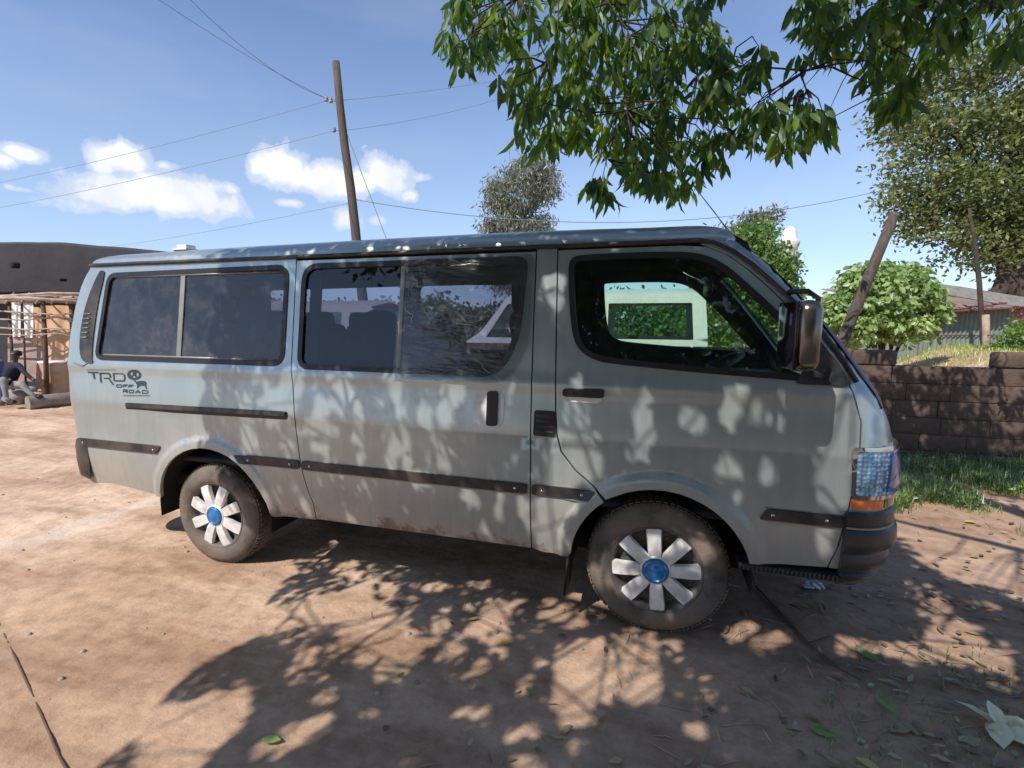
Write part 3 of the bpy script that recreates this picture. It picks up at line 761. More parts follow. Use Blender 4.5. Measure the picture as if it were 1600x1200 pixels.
# roof with a rain gutter
def roof_outline(n=160):
    pts = []; a = uc_rear(ZT); b = uc_front(ZT)
    for i in range(n+1):
        u = a+(b-a)*i/n; p = FP(u, ZT, .0); pts.append(Vector((p.x, p.y, ZT)))
    return pts
ro = roof_outline(); ring0 = ro+[Vector((p.x, W-p.y, p.z)) for p in ro[::-1]][1:-1]
mb = MB(); rings = []
T = [0, .0, .01, .025, .05, .085, .13, .19, .27, .38, .52, .7, .86, 1.0]; HT = [-.004, .012, .034, .050, .064, .077, .088, .098, .108, .117, .124, .128, .130, .131]
for t, h in zip(T, HT):
    rg = []
    for p in ring0:
        sx = max(-2.7, min(-.55, p.x)); q = Vector((sx, W/2, 0))
        x = p.x+(q.x-p.x)*t; y = p.y+(q.y-p.y)*t
        hh = h*(.80+.20*sstep(-3.7, -1.6, x))*(.86+.14*sstep(.5, -.9, x))
        dent = .003*noise.noise(Vector((x*2.2, y*2, 0)))*min(1, t*8)
        rg.append(mb.vert((x, y, ZT+hh+dent)))
    rings.append(rg)
n = len(ring0)
for r1, r2 in zip(rings, rings[1:]):
    for k in range(n): mb.face((r1[k], r1[(k+1) % n], r2[(k+1) % n], r2[k])[::-1] if False else (r1[(k+1) % n], r1[k], r2[k], r2[(k+1) % n]))
rf = mb.build('roof', M['paint'], van)
bm_ = rf.data; 
# make sure roof normals point up
if sum(p.normal.z for p in bm_.polygons) < 0: bm_.flip_normals()
mb = MB()
for fs in (False, True):
    path = []
    for i in range(90):
        u = -3.74+(.12+3.74)*i/89; p = FP(u, ZT, .007); path.append(p)
    for (x, z) in [(.16, 1.822), (.235, 1.785), (.315, 1.722), (.40, 1.64), (.49, 1.545), (.575, 1.44), (.655, 1.33), (.70, 1.25)]:
        path.append(FP(x+.018, z, .008))
    for p in path: 
        p.z += .002*noise.noise(Vector((p.x*6, 0, 0)))
        if fs: p.y = W-p.y
    mb.tube(path, [.0115]*90+[.009]*8, 6, flat=1.)
mb.build('rain_gutter', M['trim'], van)

# black plastic quarter vent behind the rear window
vent = chaikin([(-3.40, 1.80), (-3.44, 1.79), (-3.535, 1.60), (-3.575, 1.40), (-3.565, 1.25), (-3.50, 1.205), (-3.43, 1.205), (-3.455, 1.24), (-3.455, 1.36), (-3.43, 1.60), (-3.385, 1.775)], 2)
vp = sheet('quarter_vent', vent, M['trim'], body, [], .006, .04, .014)
mb = MB()
for k in range(6):
    z = 1.37+k*.030; mb.tube([FP(-3.557+.004*k, z, .009), FP(-3.50+.004*k, z+.001, .009)], .004, 6)
mb.build('vent_slat', M['alu'], vp)

# side trims
def trimstrip(name, poly, m, parent, off=.010, sk=.012, rr=.012):
    return sheet(name, rounded(poly, rr), m, parent, [], off, .05, sk)
pr = []
for (x0, x1, a, b, par) in ((-3.60, -2.885, .0, -.04, body), (-2.275, -1.882, .04, .0, body), (-1.862, -.592, 0, 0, sd), (-.570, -.275, .0, -.03, body), (.40, .705, -.03, .0, fd)):
    t = trimstrip('side_moulding', [(x0-a+.0, .716), (x0, .668), (x1+b, .668), (x1, .716)][::1], M['trim'], par)
    sheet('bright_line', [(x0+.02, .661), (x1-.03, .661), (x1-.03, .6665), (x0+.02, .6665)], M['alu'], t, [], .004, .2, .004)
    sheet('bright_line', [(x0+.02, .7175), (x1-.02, .7175), (x1-.02, .7205), (x0+.02, .7205)], M['alu'], t, [], .004, .2, .004)
    for x in (x0+.05, x1-.06):
        mb = MB(); p = FP(x, .69, .009); mb.lathe(p, FN(x, .69), [(.008, 0), (.007, .003), (.0, .004)], 10)
        mb.build('rivet', M['chrome'], t)
# slot for the sliding door's upper roller
sheet('slide_track', rounded([(-3.15, .925), (-1.95, .94), (-1.95, .985), (-3.16, .972)], .015), M['black'], body, [], .003, .05, .006)
sheet('track_cover', rounded([(-3.14, .945), (-1.96, .96), (-1.96, .984), (-3.14, .968)], .01), M['trim'], body, [], .013, .05, .012)
# sliding door handle cup and lever
cup = rounded([(-.862, .985), (-.715, .985), (-.715, 1.15), (-.862, 1.15)], .04)
hc = sheet('door_handle', cup, M['hub'], sd, [], .004, .03, .004)
sheet('handle_lever', rounded([(-.797, .985), (-.745, .985), (-.745, 1.15), (-.797, 1.15)], .015), M['black'], hc, [], .020, .03, .018)
# front door handle
hc = sheet('door_handle', rounded([(-.40, 1.118), (-.27, 1.118), (-.255, 1.145), (-.415, 1.145)], .018), M['hub'], fd, [], .004, .03, .004)
sheet('handle_lever', rounded([(-.435, 1.142), (-.25, 1.142), (-.25, 1.182), (-.435, 1.176)], .014), M['black'], hc, [], .022, .03, .02)
# louvred vent on the pillar
lv = sheet('pillar_vent', rounded([(-.567, .952), (-.462, .952), (-.466, 1.072), (-.567, 1.072)], .014), M['black'], body, [], .006, .03, .006)
mb = MB()
for k in range(4):
    z = .972+k*.025; mb.box(FP(-.513, z, .009), (.082, .006, .011), bev=.002)
mb.build('louvre', M['trim'], lv)

# headlights, indicators, bumper, grille
def nose_u(z, f): # f 0 at start of corner, 1 at its end, >1 on the front
    return xc(z)+interp(RX, z)*pi/2*f
for fs in (False, True):
    hl_out = [(nose_u(.81, -.06), .803), (nose_u(.81, 1.75), .812), (nose_u(.98, 1.75), .985), (nose_u(.98, -.06), .990)]
    h = sheet('headlight', rounded(hl_out, .02), M['lamp_glass'], van, [], .012, .03, .014, faronly=fs)
    sheet('lamp_bezel', rounded(inset(hl_out, -.010), .025), M['chrome'], h, [rounded(inset(hl_out, .006), .015)], .016, .03, .018, faronly=fs)
    sheet('blue_cover', rounded([(nose_u(.81, .33), .82), (nose_u(.81, 1.70), .82), (nose_u(.98, 1.70), .975), (nose_u(.98, .42), .975), (nose_u(.9, .36), .9)], .02), M['bluelens'], h, [], .018, .03, .01, faronly=fs)
    ind = sheet('indicator_lamp', rounded([(nose_u(.77, -.06), .752), (nose_u(.77, .34), .752), (nose_u(.77, .34), .792), (nose_u(.77, -.06), .792)], .006), M['amber'], van, [], .010, .03, .01, faronly=fs)
    sheet('clear_lamp', rounded([(nose_u(.77, .36), .752), (nose_u(.77, 1.6), .752), (nose_u(.77, 1.6), .792), (nose_u(.77, .36), .792)], .006), M['lamp_dark'], van, [], .010, .03, .01, faronly=fs)
mb = MB(); nn = []
for fs in (False, True):
    panel(mb, [(nose_u(.9, 1.85), .82), (uc_front(.9), .82), (uc_front(.9), .97), (nose_u(.9, 1.85), .97)], [], .008, .06, .01, fs, nn)
weld_mid(mb, nn); gr = mb.build('grille', M['trim'], van, True, nn)
mb = MB()
for k in range(4):
    z = .835+k*.038; path = [FP(u, z, .014) for u in [uf(.42, z)+(uc_front(z)-uf(.42, z))*i/6 for i in range(7)]]
    path += [Vector((p.x, W-p.y, p.z)) for p in path[::-1]][1:]
    mb.tube(path, .006, 6)
mb.build('grille_bar', M['chrome'], gr)
# bumper: thick swept section
def sweep_bumper(name, prof, u0fun, m, parent, taper=None):
    mb = MB(); rings = []
    us = []
    n = 26
    for i in range(n+1):
        us.append(i/n)
    path = []
    for t in us:
        z = .62; a = u0fun; u = a+(uc_front(z)-a)*t; path.append((P0(u, z), N0(u, z), t))
    full = [(p, q, t) for p, q, t in path]+[(Vector((p.x, W-p.y, p.z)), Vector((q.x, -q.y, q.z)), t) for p, q, t in path[::-1]][1:]
    for (p, q, t) in full:
        q = Vector((q.x, q.y, 0)).normalized(); k = taper(t) if taper else 1
        rings.append([mb.vert((p.x+q.x*o*k, p.y+q.y*o*k, z)) for (o, z) in prof])
    m_ = len(prof)
    for r1, r2 in zip(rings, rings[1:]):
        for k in range(m_): mb.face((r1[k], r1[(k+1) % m_], r2[(k+1) % m_], r2[k])[::-1])
    mb.face(rings[0]); mb.face(rings[-1][::-1])
    return mb.build(name, m, parent, True, autosmooth=40)
bp_ = sweep_bumper('front_bumper', [(-.03, .735), (.016, .738), (.026, .728), (.028, .685), (.022, .676), (.026, .668), (.040, .655), (.043, .62), (.036, .585), (.016, .566), (.022, .55), (.014, .50), (-.008, .475), (.0, .465), (-.03, .47)], .705, M['plastic'], van)
sweep_bumper('bumper_lip', [(-.07, .51), (-.025, .505), (-.012, .485), (-.02, .44), (-.05, .405), (-.075, .40)], .715, M['plastic'], bp_)
sweep_bumper('bright_strip', [(.024, .683), (.031, .681), (.031, .673), (.024, .671)], .708, M['alu'], bp_)
# step under the front corner
mb = MB()
mb.box((.54, .075, .438), (.40, .10, .036), bev=.012)
for k in range(22): mb.box((.36+k*.0165, .022, .440), (.007, .012, .026))
mb.build('side_step', M['plastic'], van, True, autosmooth=40)
# rear bumper end
mb = MB(); rings = []
prof = [(-.02, .70), (.022, .695), (.030, .66), (.028, .56), (.016, .46), (-.02, .44)]
for i in range(24):
    t = i/23; z = .6; u = -3.52+(uc_rear(z)+3.52)*t; p, q = P0(u, z), N0(u, z); k = min(1, t*6+.12)
    rings.append([(p.x+q.x*o_*k, p.y+q.y*o_*k, zz) for (o_, zz) in prof])
full = rings+[[(x, W-y, z) for (x, y, z) in r] for r in rings[::-1]][1:]
idx = [[mb.vert(p) for p in r] for r in full]
for r1, r2 in zip(idx, idx[1:]):
    for k in range(len(prof)): mb.face((r1[k], r1[(k+1) % len(prof)], r2[(k+1) % len(prof)], r2[k]))
mb.face(idx[0][::-1])
mb.build('rear_bumper', M['trim'], van, True, autosmooth=40)
# underbody, wheel wells, interior floor
mb = MB()
mb.box((.63, W/2, .52), (.40, 1.45, .05)); mb.box((.45, W/2, .47), (.5, .9, .14)); mb.box((-.55, W/2, .40), (2.3, 1.3, .10)); mb.box((-3.05, W/2, .47), (1.1, 1.4, .08))
mb.box((-1.3, W/2, .33), (2.0, .9, .10)); mb.box((-1.0, .35, .40), (1.15, .30, .08)); mb.box((-1.3, 1.3, .40), (3.0, .4, .08))
mb.tube([(-2.545, .25, .29), (-2.545, 1.45, .29)], .06, 10); mb.tube([(0, .25, .35), (0, 1.45, .35)], .045, 10)
mb.tube([(-.4, .6, .25), (-2.4, .6, .27), (-3.5, .45, .33)], .035, 8)
mb.build('underbody', M['seam'], van)
for (cx, cz, r, ro) in ARCH:
    for y0, y1 in ((.025, .46), (W-.025, W-.46)):
        mb = MB()
        pts = [(cx+(r+.006)*cos(radians(a)), cz+(r+.006)*sin(radians(a))) for a in range(-8, 189, 14)]
        a = [mb.vert((x, y0, z)) for x, z in pts]; b = [mb.vert((x, y1, z)) for x, z in pts]
        for k in range(len(pts)-1): mb.face((a[k], a[k+1], b[k+1], b[k]))
        c_ = mb.vert((cx, y1, cz))
        for k in range(len(pts)-1): mb.face((b[k], b[k+1], c_))
        mb.build('wheel_well', M['seam'], van)
# mud flaps
mb = MB(); mb.box((-.400, .12, .30), (.012, .19, .26), ry=.06); mb.build('mud_flap', M['black'], van)
mb = MB(); mb.box((-2.985, .15, .33), (.012, .18, .16), ry=.08); mb.build('mud_flap', M['black'], van)
# interior
mb = MB(); mb.box((-1.45, W/2, .62), (4.3, W-.22, .03)); mb.build('cabin_floor', M['seat2'], van)
def seat(x, y, w, h, m=M['seat'], zb=.62, rest=True):
    mb = MB()
    mb.box((x+.18, y, zb+.30), (.46, w, .15), bev=.05)
    mb.box((x-.06, y, zb+.62), (.13, w, .62), ry=-.16, bev=.055)
    s_ = mb.build('seat', m, van)
    if rest:
        n_ = max(1, int(round(w/.5)))
        for k in range(n_):
            yy = y+(k-(n_-1)/2)*w/n_; mb = MB(); mb.box((x-.13, yy, zb+1.0+h), (.10, .27, .19), bev=.045)
            mb.tube([(x-.12, yy-.05, zb+.85), (x-.125, yy-.05, zb+1.0+h)], .007, 6); mb.tube([(x-.12, yy+.05, zb+.85), (x-.125, yy+.05, zb+1.0+h)], .007, 6)
            mb.build('headrest', m, s_)
seat(-.60, .47, .50, 0); seat(-.60, 1.20, .50, 0)
for x in (-1.42, -2.15, -2.95):
    seat(x, .58, .92, -.08, M['seat'] if x > -2.5 else M['seat2'], .53); seat(x, 1.36, .42, -.08, M['seat'], .53)
# dashboard, steering wheel
mb = MB()
mb.box((.56, W/2, 1.06), (.34, W-.30, .24), bev=.06); mb.box((.40, W/2, .90), (.10, W-.3, .30), bev=.03)
mb.box((.44, .48, 1.19), (.20, .34, .10), bev=.04)
ds = mb.build('dashboard', M['dash'], van)
mb = MB(); cw = Vector((.20, .47, 1.235)); ax = Vector((.5, 0, -.86)).normalized(); u_ = Vector((0, 1, 0)); w_ = ax.cross(u_)
mb.tube([cw+(u_*cos(2*pi*k/28)+w_*sin(2*pi*k/28))*.19 for k in range(29)], .014, 8, cap=False)
for a in (.2, pi-.2, 1.5*pi): mb.tube([cw+ax*.03, cw+(u_*cos(a)+w_*sin(a))*.185], .013, 6)
mb.lathe(cw+ax*.05, -ax, [(.0, .06), (.05, .055), (.065, .03), (.065, 0)], 16)
mb.tube([cw+ax*.05, cw+ax*.40], .03, 8)
mb.build('steering_wheel', M['dash'], van)
mb = MB()
for k in range(5):
    p = Vector((.55+k*.03, .50+.05*(k % 2), 1.19+.01*(k % 3))); mb.box(p, (.10, .12, .03), rz=k*.8, bev=.012)
mb.build('blue_cloth', basic('blue_cloth', (.10, .30, .60), .9), van)
# rear-view mirror hung from the roof
mb = MB(); mb.box((.22, W/2-.1, 1.66), (.03, .24, .07), bev=.012); mb.tube([(.24, W/2-.1, 1.68), (.34, W/2-.1, 1.76)], .008, 6)
mb.build('cabin_mirror', M['black'], van)
# outside mirror: tall housing on a bent tube arm
mb = MB()
A0 = FP(.46, 1.60, .0); A1 = at_y(1262, 455, -.20); A2 = at_y(1279, 466, -.20); A3 = at_y(1272, 495, -.20)
mb.tube([A0, A0+Vector((.02, -.06, .01)), A1+Vector((-.05, .03, 0)), A1, A2, A3], .010, 8)
B0 = FP(.60, 1.27, 0); B1 = at_y(1268, 582, -.18)
mb.tube([B0, B1, at_y(1262, 560, -.2)], .012, 8)
arm = mb.build('mirror_arm', M['black'], fd)
m0 = at_y(1245, 470, -.20); m1 = at_y(1238, 578, -.20); mc = (at_y(1250, 470, -.2)+at_y(1243, 577, -.2))/2; hgt = (m0-m1).length
mb = MB()
tl = atan2(m0.x-m1.x, m0.z-m1.z)
mb.box(mc+Vector((.012, 0, 0)), (.085, .18, hgt), ry=tl*.8, rz=.12, bev=.035)
mir = mb.build('side_mirror', M['housing'], fd)
mb = MB(); mb.box(mc+Vector((-.033, -.004, 0)), (.014, .172, hgt*.97), ry=tl*.8, rz=.12, bev=.006)
mb.build('mirror_face', M['mirror_glass'], mir)
# black triangle at the foot of the pillar
sheet('mirror_base', rounded([(.50, 1.238), (.70, 1.236), (.645, 1.33), (.585, 1.40)], .02), M['trim'], fd, [], .012, .04, .012)
# roof visor over the windscreen and the aerial
mb = MB(); rings = []
for i in range(25):
    t = i/24; y = .16+t*(W-.32); bow = .05*(1-(2*t-1)**2)
    a = Vector((.20+bow, y, 1.855)); b = Vector((.285+bow, y, 1.825)); c_ = Vector((.335+bow, y, 1.775))
    rings.append([mb.vert(a+Vector((-.03, 0, .02))), mb.vert(a+Vector((.045, 0, .012))), mb.vert(b+Vector((.03, 0, .0))), mb.vert(c_), mb.vert(b-Vector((0, 0, .02))), mb.vert(a-Vector((0, 0, .01)))])
for r1, r2 in zip(rings, rings[1:]):
    for k in range(6): mb.face((r1[k], r1[(k+1) % 6], r2[(k+1) % 6], r2[k]))
mb.face(rings[0][::-1]); mb.face(rings[-1])
mb.build('sun_visor', M['black'], van, True, autosmooth=35)
mb = MB(); mb.tube([at_y(1146, 372, .55), at_y(1118, 334, .55), at_y(1086, 293, .55)], [.004, .003, .002], 6)
mb.build('aerial', M['wire'], van)
# wipers
for (y, y2) in ((.25, .55), (.50, .80)):
    mb = MB(); p = FP(uf(y, 1.15), 1.15, .02); q = FP(uf(y2, 1.3), 1.30, .02); mb.tube([p, q], .006, 6)
    mb.build('wiper', M['black'], van)

# decal lettering on the rear quarter (flat letters standing 1.5 mm proud)
def poly_decal(mb, polys, off=.0018):
    for p in polys: panel(mb, p, [], off, .05, 0, False, [])
def DP(pts, ox=110, oy=560, k=10.667):   # pixel zoom coordinates read off the photograph
    return [side_uz(ox+x/k, oy+y/k) for x, y in pts]
mb = MB()
T_ = DP([(292, 222), (470, 222), (470, 250), (402, 250), (420, 350), (392, 345), (370, 250), (300, 246)])
R_ = [DP([(488, 232), (515, 235), (530, 420), (498, 395)]), DP([(515, 235), (655, 240), (668, 252), (668, 268), (517, 262)]), DP([(640, 262), (668, 262), (690, 300), (680, 325), (660, 320)]),
      DP([(550, 318), (665, 322), (660, 348), (560, 342)]), DP([(640, 345), (668, 350), (735, 445), (700, 440)])]
D_ = [DP([(708, 243), (738, 243), (745, 385), (722, 380)]), DP([(738, 243), (880, 248), (900, 270), (740, 266)]), DP([(745, 362), (890, 362), (880, 390), (746, 386)]), DP([(880, 255), (915, 275), (925, 330), (905, 385), (880, 388), (898, 330), (892, 285)])]
poly_decal(mb, [T_]+R_+D_)
# OFF
def stroke(mb, pts, w, off=.0018): panel(mb, strip_poly(DP(pts), w), [], off, .05, 0, False, [])
stroke(mb, [(775, 440), (850, 440), (862, 458), (850, 480), (785, 480), (768, 460), (775, 440)], .0075)
stroke(mb, [(885, 485), (885, 442), (955, 442)], .0075); stroke(mb, [(885, 463), (940, 463)], .0065)
stroke(mb, [(975, 488), (975, 446), (1055, 448)], .0075); stroke(mb, [(975, 468), (1030, 468)], .0065)
# ROAD
stroke(mb, [(885, 572), (885, 522), (950, 522), (955, 545), (890, 548)], .0075); stroke(mb, [(915, 548), (960, 572)], .0075)
stroke(mb, [(985, 530), (1055, 532), (1060, 555), (1048, 575), (988, 572), (980, 550), (985, 530)], .0075)
stroke(mb, [(1085, 578), (1125, 532), (1170, 580)], .0075); stroke(mb, [(1105, 562), (1150, 563)], .006)
stroke(mb, [(1200, 535), (1280, 538), (1300, 558), (1285, 582), (1200, 580), (1200, 535)], .0075)
poly_decal(mb, [DP([(1110, 390), (1160, 372), (1255, 380), (1272, 410), (1268, 470), (1285, 510), (1262, 508), (1245, 460), (1200, 455), (1150, 465), (1130, 500), (1110, 498), (1118, 450), (1085, 400), (1060, 370), (1080, 365)])])
mb.build('lettering', M['decal'], body)
# ball-shaped mark above the lettering
mb = MB()
ball = [(1070+118*cos(a*pi/14), 275+88*sin(a*pi/14)) for a in range(28)]
panel(mb, DP(ball), [DP([(1000, 250), (1040, 215), (1050, 260), (1030, 300)]), DP([(1100, 250), (1140, 235), (1150, 290), (1110, 310)]), DP([(1050, 290), (1090, 300), (1080, 330), (1045, 320)])], .0018, .05, 0, False, [])
mb.build('emblem', M['decal'], body)
mb = MB()
for x in range(285, 780, 33): panel(mb, DP([(x, 184), (x+24, 185), (x+24, 200), (x, 199)]), [], .0018, .05, 0, False, [])
mb.build('small_print', M['decal2'], body); mb = MB()
for x in list(range(885, 1310, 26)): panel(mb, DP([(x, 608), (x+18, 610), (x+18, 632), (x, 630)]), [], .0018, .05, 0, False, [])
mb.build('small_print', M['decal2'], body)
# cable/scratch lines at the rear corner
mb = MB(); mb.tube([FP(*side_uz(117, 567), .003), FP(*side_uz(131, 572), .003), FP(*side_uz(140, 566), .003)], .004, 5)
mb.build('pull_cord', M['alu'], body)

# ------------------------------------------------------------------ wheels
def wheel(cx, cy, cz, outward, steer=0.):
    R = .318; w = .195
    root = MB(); ax = Vector((0, outward, 0))
    c = Vector((cx, cy, cz))    # cy = plane of the tyre's outer bulge
    prof = [(.192, -.014), (.203, -.002), (.214, .005), (.235, .008), (.268, .004), (.292, -.010), (.306, -.026), (.312, -.045), (.315, -.075), (.315, -.12), (.312, -.150), (.300, -.175), (.26, -.192), (.19, -.19)]
    root.lathe(c, ax, prof, 72)
    # tread lugs
    for k in range(64):
        a = 2*pi*k/64
        for (h, tw) in ((-.045, .022), (-.08, .02), (-.115, .02), (-.148, .022)):
            aa = a+(.02 if h < -.07 else 0)
            p = c+ax*h+Vector((cos(aa)*.315, 0, sin(aa)*.315)); root.box(p, (.0045, tw*1.2, .021), ry=-aa)
    # shoulder blocks
    for k in range(96):
        a = 2*pi*k/96; p = c+ax*(-.030)+Vector((cos(a)*.3075, 0, sin(a)*.3075)); root.box(p, (.005, .018, .008), ry=-a)
    wh = root.build('tyre', M['tyre'], van, True, autosmooth=40)
    mb = MB(); mb.lathe(c, ax, [(.0, -.06), (.10, -.06), (.172, -.045), (.186, -.02), (.194, -.002), (.203, .003), (.207, -.004)], 56)
    for k in range(8):
        a = 2*pi*(k+.5)/8+.1
        for rr in (.115, .145): mb.lathe(c+Vector((cos(a)*rr, 0, sin(a)*rr))+ax*-.052, ax, [(.010, 0), (.009, .006), (0, .007)], 8)
    disc = mb.build('rim', M['hubdark'], wh, True, autosmooth=45)
    mb = MB()
    for k in range(8):
        a = 2*pi*k/8+.08+(0 if cx > -1 else .32); d = Vector((cos(a), 0, sin(a))); s_ = Vector((-sin(a), 0, cos(a)))
        i = [];
        for (r, hw, h) in ((.045, .026, -.002), (.09, .031, .010), (.155, .034, .007), (.198, .036, -.003)):
            for (q, hh) in ((-1, -.022), (-.86, 0), (.86, 0), (1, -.022)):
                i.append(mb.vert(c+d*r+s_*q*hw+ax*(h+hh)))
        for r in range(3):
            for q in range(3):
                f = (i[r*4+q], i[r*4+q+1], i[(r+1)*4+q+1], i[(r+1)*4+q]); mb.face(f if outward > 0 else f[::-1])
        e = (i[12], i[13], i[14], i[15]); mb.face(e)
    mb.lathe(c, ax, [(.068, -.02), (.068, .004), (.060, .010)], 40)
    mb.build('hubcap', M['hub'], wh, True, autosmooth=35)
    mb = MB(); mb.lathe(c, ax, [(.056, .004), (.055, .014), (.046, .020), (.042, .017), (.026, .018), (.022, .021), (.0, .022)], 32)
    mb.build('hub_centre', M['hubblue'], wh, True, autosmooth=35)
wheel(.003, .045, .355, -1); wheel(-2.552, .055, .296, -1)
wheel(.003, W-.045, .355, 1); wheel(-2.552, W-.055, .296, 1)

exec_after = None
# ------------------------------------------------------------------ leaf builders
def leaf_verts(mb, base, d, side, L, wd, fold=.25, curl=.15):
    """one pointed leaf: 2 halves folded on the midrib"""
    d = d.normalized(); side = (side-d*side.dot(d)).normalized(); nrm = d.cross(side)
    mid = [base, base+d*L*.35-nrm*L*curl*.1, base+d*L*.7-nrm*L*curl*.4, base+d*L-nrm*L*curl]
    ws_ = [.0, .5, .42, 0]
    c0 = mb.vert(mid[0]); c1 = mb.vert(mid[1]); c2 = mb.vert(mid[2]); c3 = mb.vert(mid[3])
    for s_ in (-1, 1):
        a = mb.vert(mid[1]+side*s_*wd*.5+nrm*wd*fold*.5); b = mb.vert(mid[2]+side*s_*wd*.40+nrm*wd*fold*.4)
        if s_ > 0: mb.face((c0, a, c1)); mb.face((c1, a, b, c2)); mb.face((c2, b, c3))
        else: mb.face((c0, c1, a)); mb.face((c1, c2, b, a)); mb.face((c2, c3, b))
def rv(s=1.): return Vector((random.gauss(0, s), random.gauss(0, s), random.gauss(0, s)))
def leaf_cluster(mb, p, n, L, wd, droop=.8, spread=.06):
    for k in range(n):
        a = 2*pi*k/n+random.uniform(-.5, .5)
        d = Vector((cos(a), sin(a), 0))*random.uniform(.25, .9)+Vector((0, 0, -droop*random.uniform(.5, 1.3)))
        b = p+Vector((cos(a), sin(a), random.uniform(-1, 1)))*spread*random.uniform(.1, 1)
        leaf_verts(mb, b, d, rv(), L*random.uniform(.7, 1.15), wd*random.uniform(.8, 1.15), fold=random.uniform(.1, .5), curl=random.uniform(0, .3))

# ------------------------------------------------------------------ overhanging shade tree
VIS = [[(690, -60), (700, 20), (690, 45), (700, 95), (770, 95), (785, 50), (800, 130), (825, 180), (815, 225), (870, 225), (900, 240), (925, 305), (965, 295), (1000, 280), (1045, 310), (1085, 280), (1135, 235), (1165, 180), (1150, 130), (1150, 60), (1125, 20), (1140, -60)],
       [(1130, 225), (1150, 165), (1180, 150), (1290, 150), (1300, 190), (1290, 212), (1210, 225)],
       [(1160, 130), (1165, 75), (1195, 75), (1200, 120)],
       [(1238, -60), (1245, 80), (1262, 105), (1300, 85), (1350, 95), (1358, 160), (1400, 172), (1440, 150), (1445, 100), (1500, 60), (1600, 75), (1680, 60), (1680, -60)]]
def in_vis(px, py): return any(in_poly((px, py), q) for q in VIS)
tree = thing('shade_tree', (3.1, -4.6, gz(3.1, -4.6)), 'broad green tree overhead, its leafy branches hanging in from the top of the view', 'tree')
leaves = MB(); limbs = MB()
TB = Vector((3.1, -4.6, gz(3.1, -4.6))); FK = Vector((2.7, -4.2, 3.0))
limbs.tube([TB-Vector((0, 0, .3)), TB+Vector((-.05, .1, .8)), TB+Vector((-.2, .2, 1.9)), FK], [.28, .22, .19, .17], 12)
main = []
def limb(pts, r0, r1):
    pts = [Vector(p) for p in pts]; out = []
    n = 14
    for i in range(n+1):     # quadratic/cubic through control points (Catmull-free Bezier of given points)
        t = i/n; q = [p.copy() for p in pts]
        while len(q) > 1: q = [q[k]*(1-t)+q[k+1]*t for k in range(len(q)-1)]
        p = q[0]+Vector((noise.noise(Vector((i*.6, pts[-1].x, 1))), noise.noise(Vector((i*.6, pts[-1].y, 7))), 0))*.05
        out.append(p)
    limbs.tube(out, [r0+(r1-r0)*i/n for i in range(n+1)], 8)
    main.extend(out)
limb([FK, (2.2, -2.2, 4.3), (1.6, -.2, 4.5), (.9, 1.0, 3.9)], .12, .025)
limb([FK, (1.5, -2.5, 4.6), (.3, -.6, 4.5), (-.5, .8, 3.9)], .11, .022)
limb([FK, (.8, -3.8, 4.9), (-1.0, -2.6, 4.8), (-2.0, -1.8, 4.6)], .11, .02)
limb([FK, (1.0, -4.6, 4.9), (-1.2, -4.2, 4.8), (-2.6, -3.6, 4.6)], .10, .02)
limb([FK, (3.4, -2.2, 4.4), (3.2, .2, 4.4), (2.4, 1.6, 3.7)], .11, .022)
limb([FK, (2.0, -5.4, 4.6), (.2, -5.8, 4.9), (-1.4, -5.6, 5.0)], .10, .02)
limb([FK, (1.6, -3.2, 4.4), (.6, -2.4, 4.6), (-.4, -1.9, 4.7)], .08, .02)
limb([FK, (4.4, -3.2, 4.4), (5.2, -1.2, 4.6), (5.0, .8, 4.6)], .10, .02)
def nearest(p):
    return min(main, key=lambda q: (q-p).length_squared+(2. if q.z < p.z+.1 else 0))
def twig_to(p, r=.006):
    q = nearest(p); mid = (p+q)/2+Vector((0, 0, .10*(q-p).length))+rv(.04)
    limbs.tube([q, q*.3+mid*.7+rv(.01), mid*.4+p*.6+Vector((0, 0, .04)), p], [r*1.6, r*1.2, r*.8, r*.4], 5)
    if random.random() < .3: main.append(mid*.5+p*.5)
# the hanging fringe in view
random.seed(11)
cnt = 0
spots = []
while cnt < 760:
    px = random.uniform(685, 1640); py = random.uniform(-60, 310)
    if not in_vis(px, py-6): continue
    if 980 < px < 1060 and py < 70 and random.random() < .4: continue
    D = random.uniform(2.8, 4.4) if px < 1230 else random.uniform(2.7, 4.2)
    p = at_d(px, py, D); cnt += 1
    spots.append(p)
    leaf_cluster(leaves, p, random.randint(5, 8), .128, .038, droop=1.2, spread=.04)
    if cnt % 5 == 0: twig_to(p, .0045)
# sprays along the lower edge so single leaves stand out
for (px, py) in [(712, 15), (700, 35), (715, 75), (745, 85), (765, 70), (812, 215), (835, 205), (860, 215), (925, 285), (938, 300), (1000, 275), (1022, 285), (1042, 290), (1075, 262), (1110, 245), (1160, 205), (1190, 205), (1215, 215), (1240, 185), (1262, 185), (1288, 190), (1200, 165), (1222, 160), (1250, 150), (1178, 110), (1195, 95), (1185, 80), (1255, 100), (1275, 85), (1300, 75), (1325, 80), (1355, 130), (1370, 160), (1395, 165), (1420, 140), (1440, 125), (780, 130), (800, 150), (1150, 150), (1460, 60), (1500, 55), (1540, 60), (1580, 70)]:
    p = at_d(px, py-8, random.uniform(2.7, 3.4)); leaf_cluster(leaves, p, 6, .125, .038, droop=1.2, spread=.03); twig_to(p, .004)
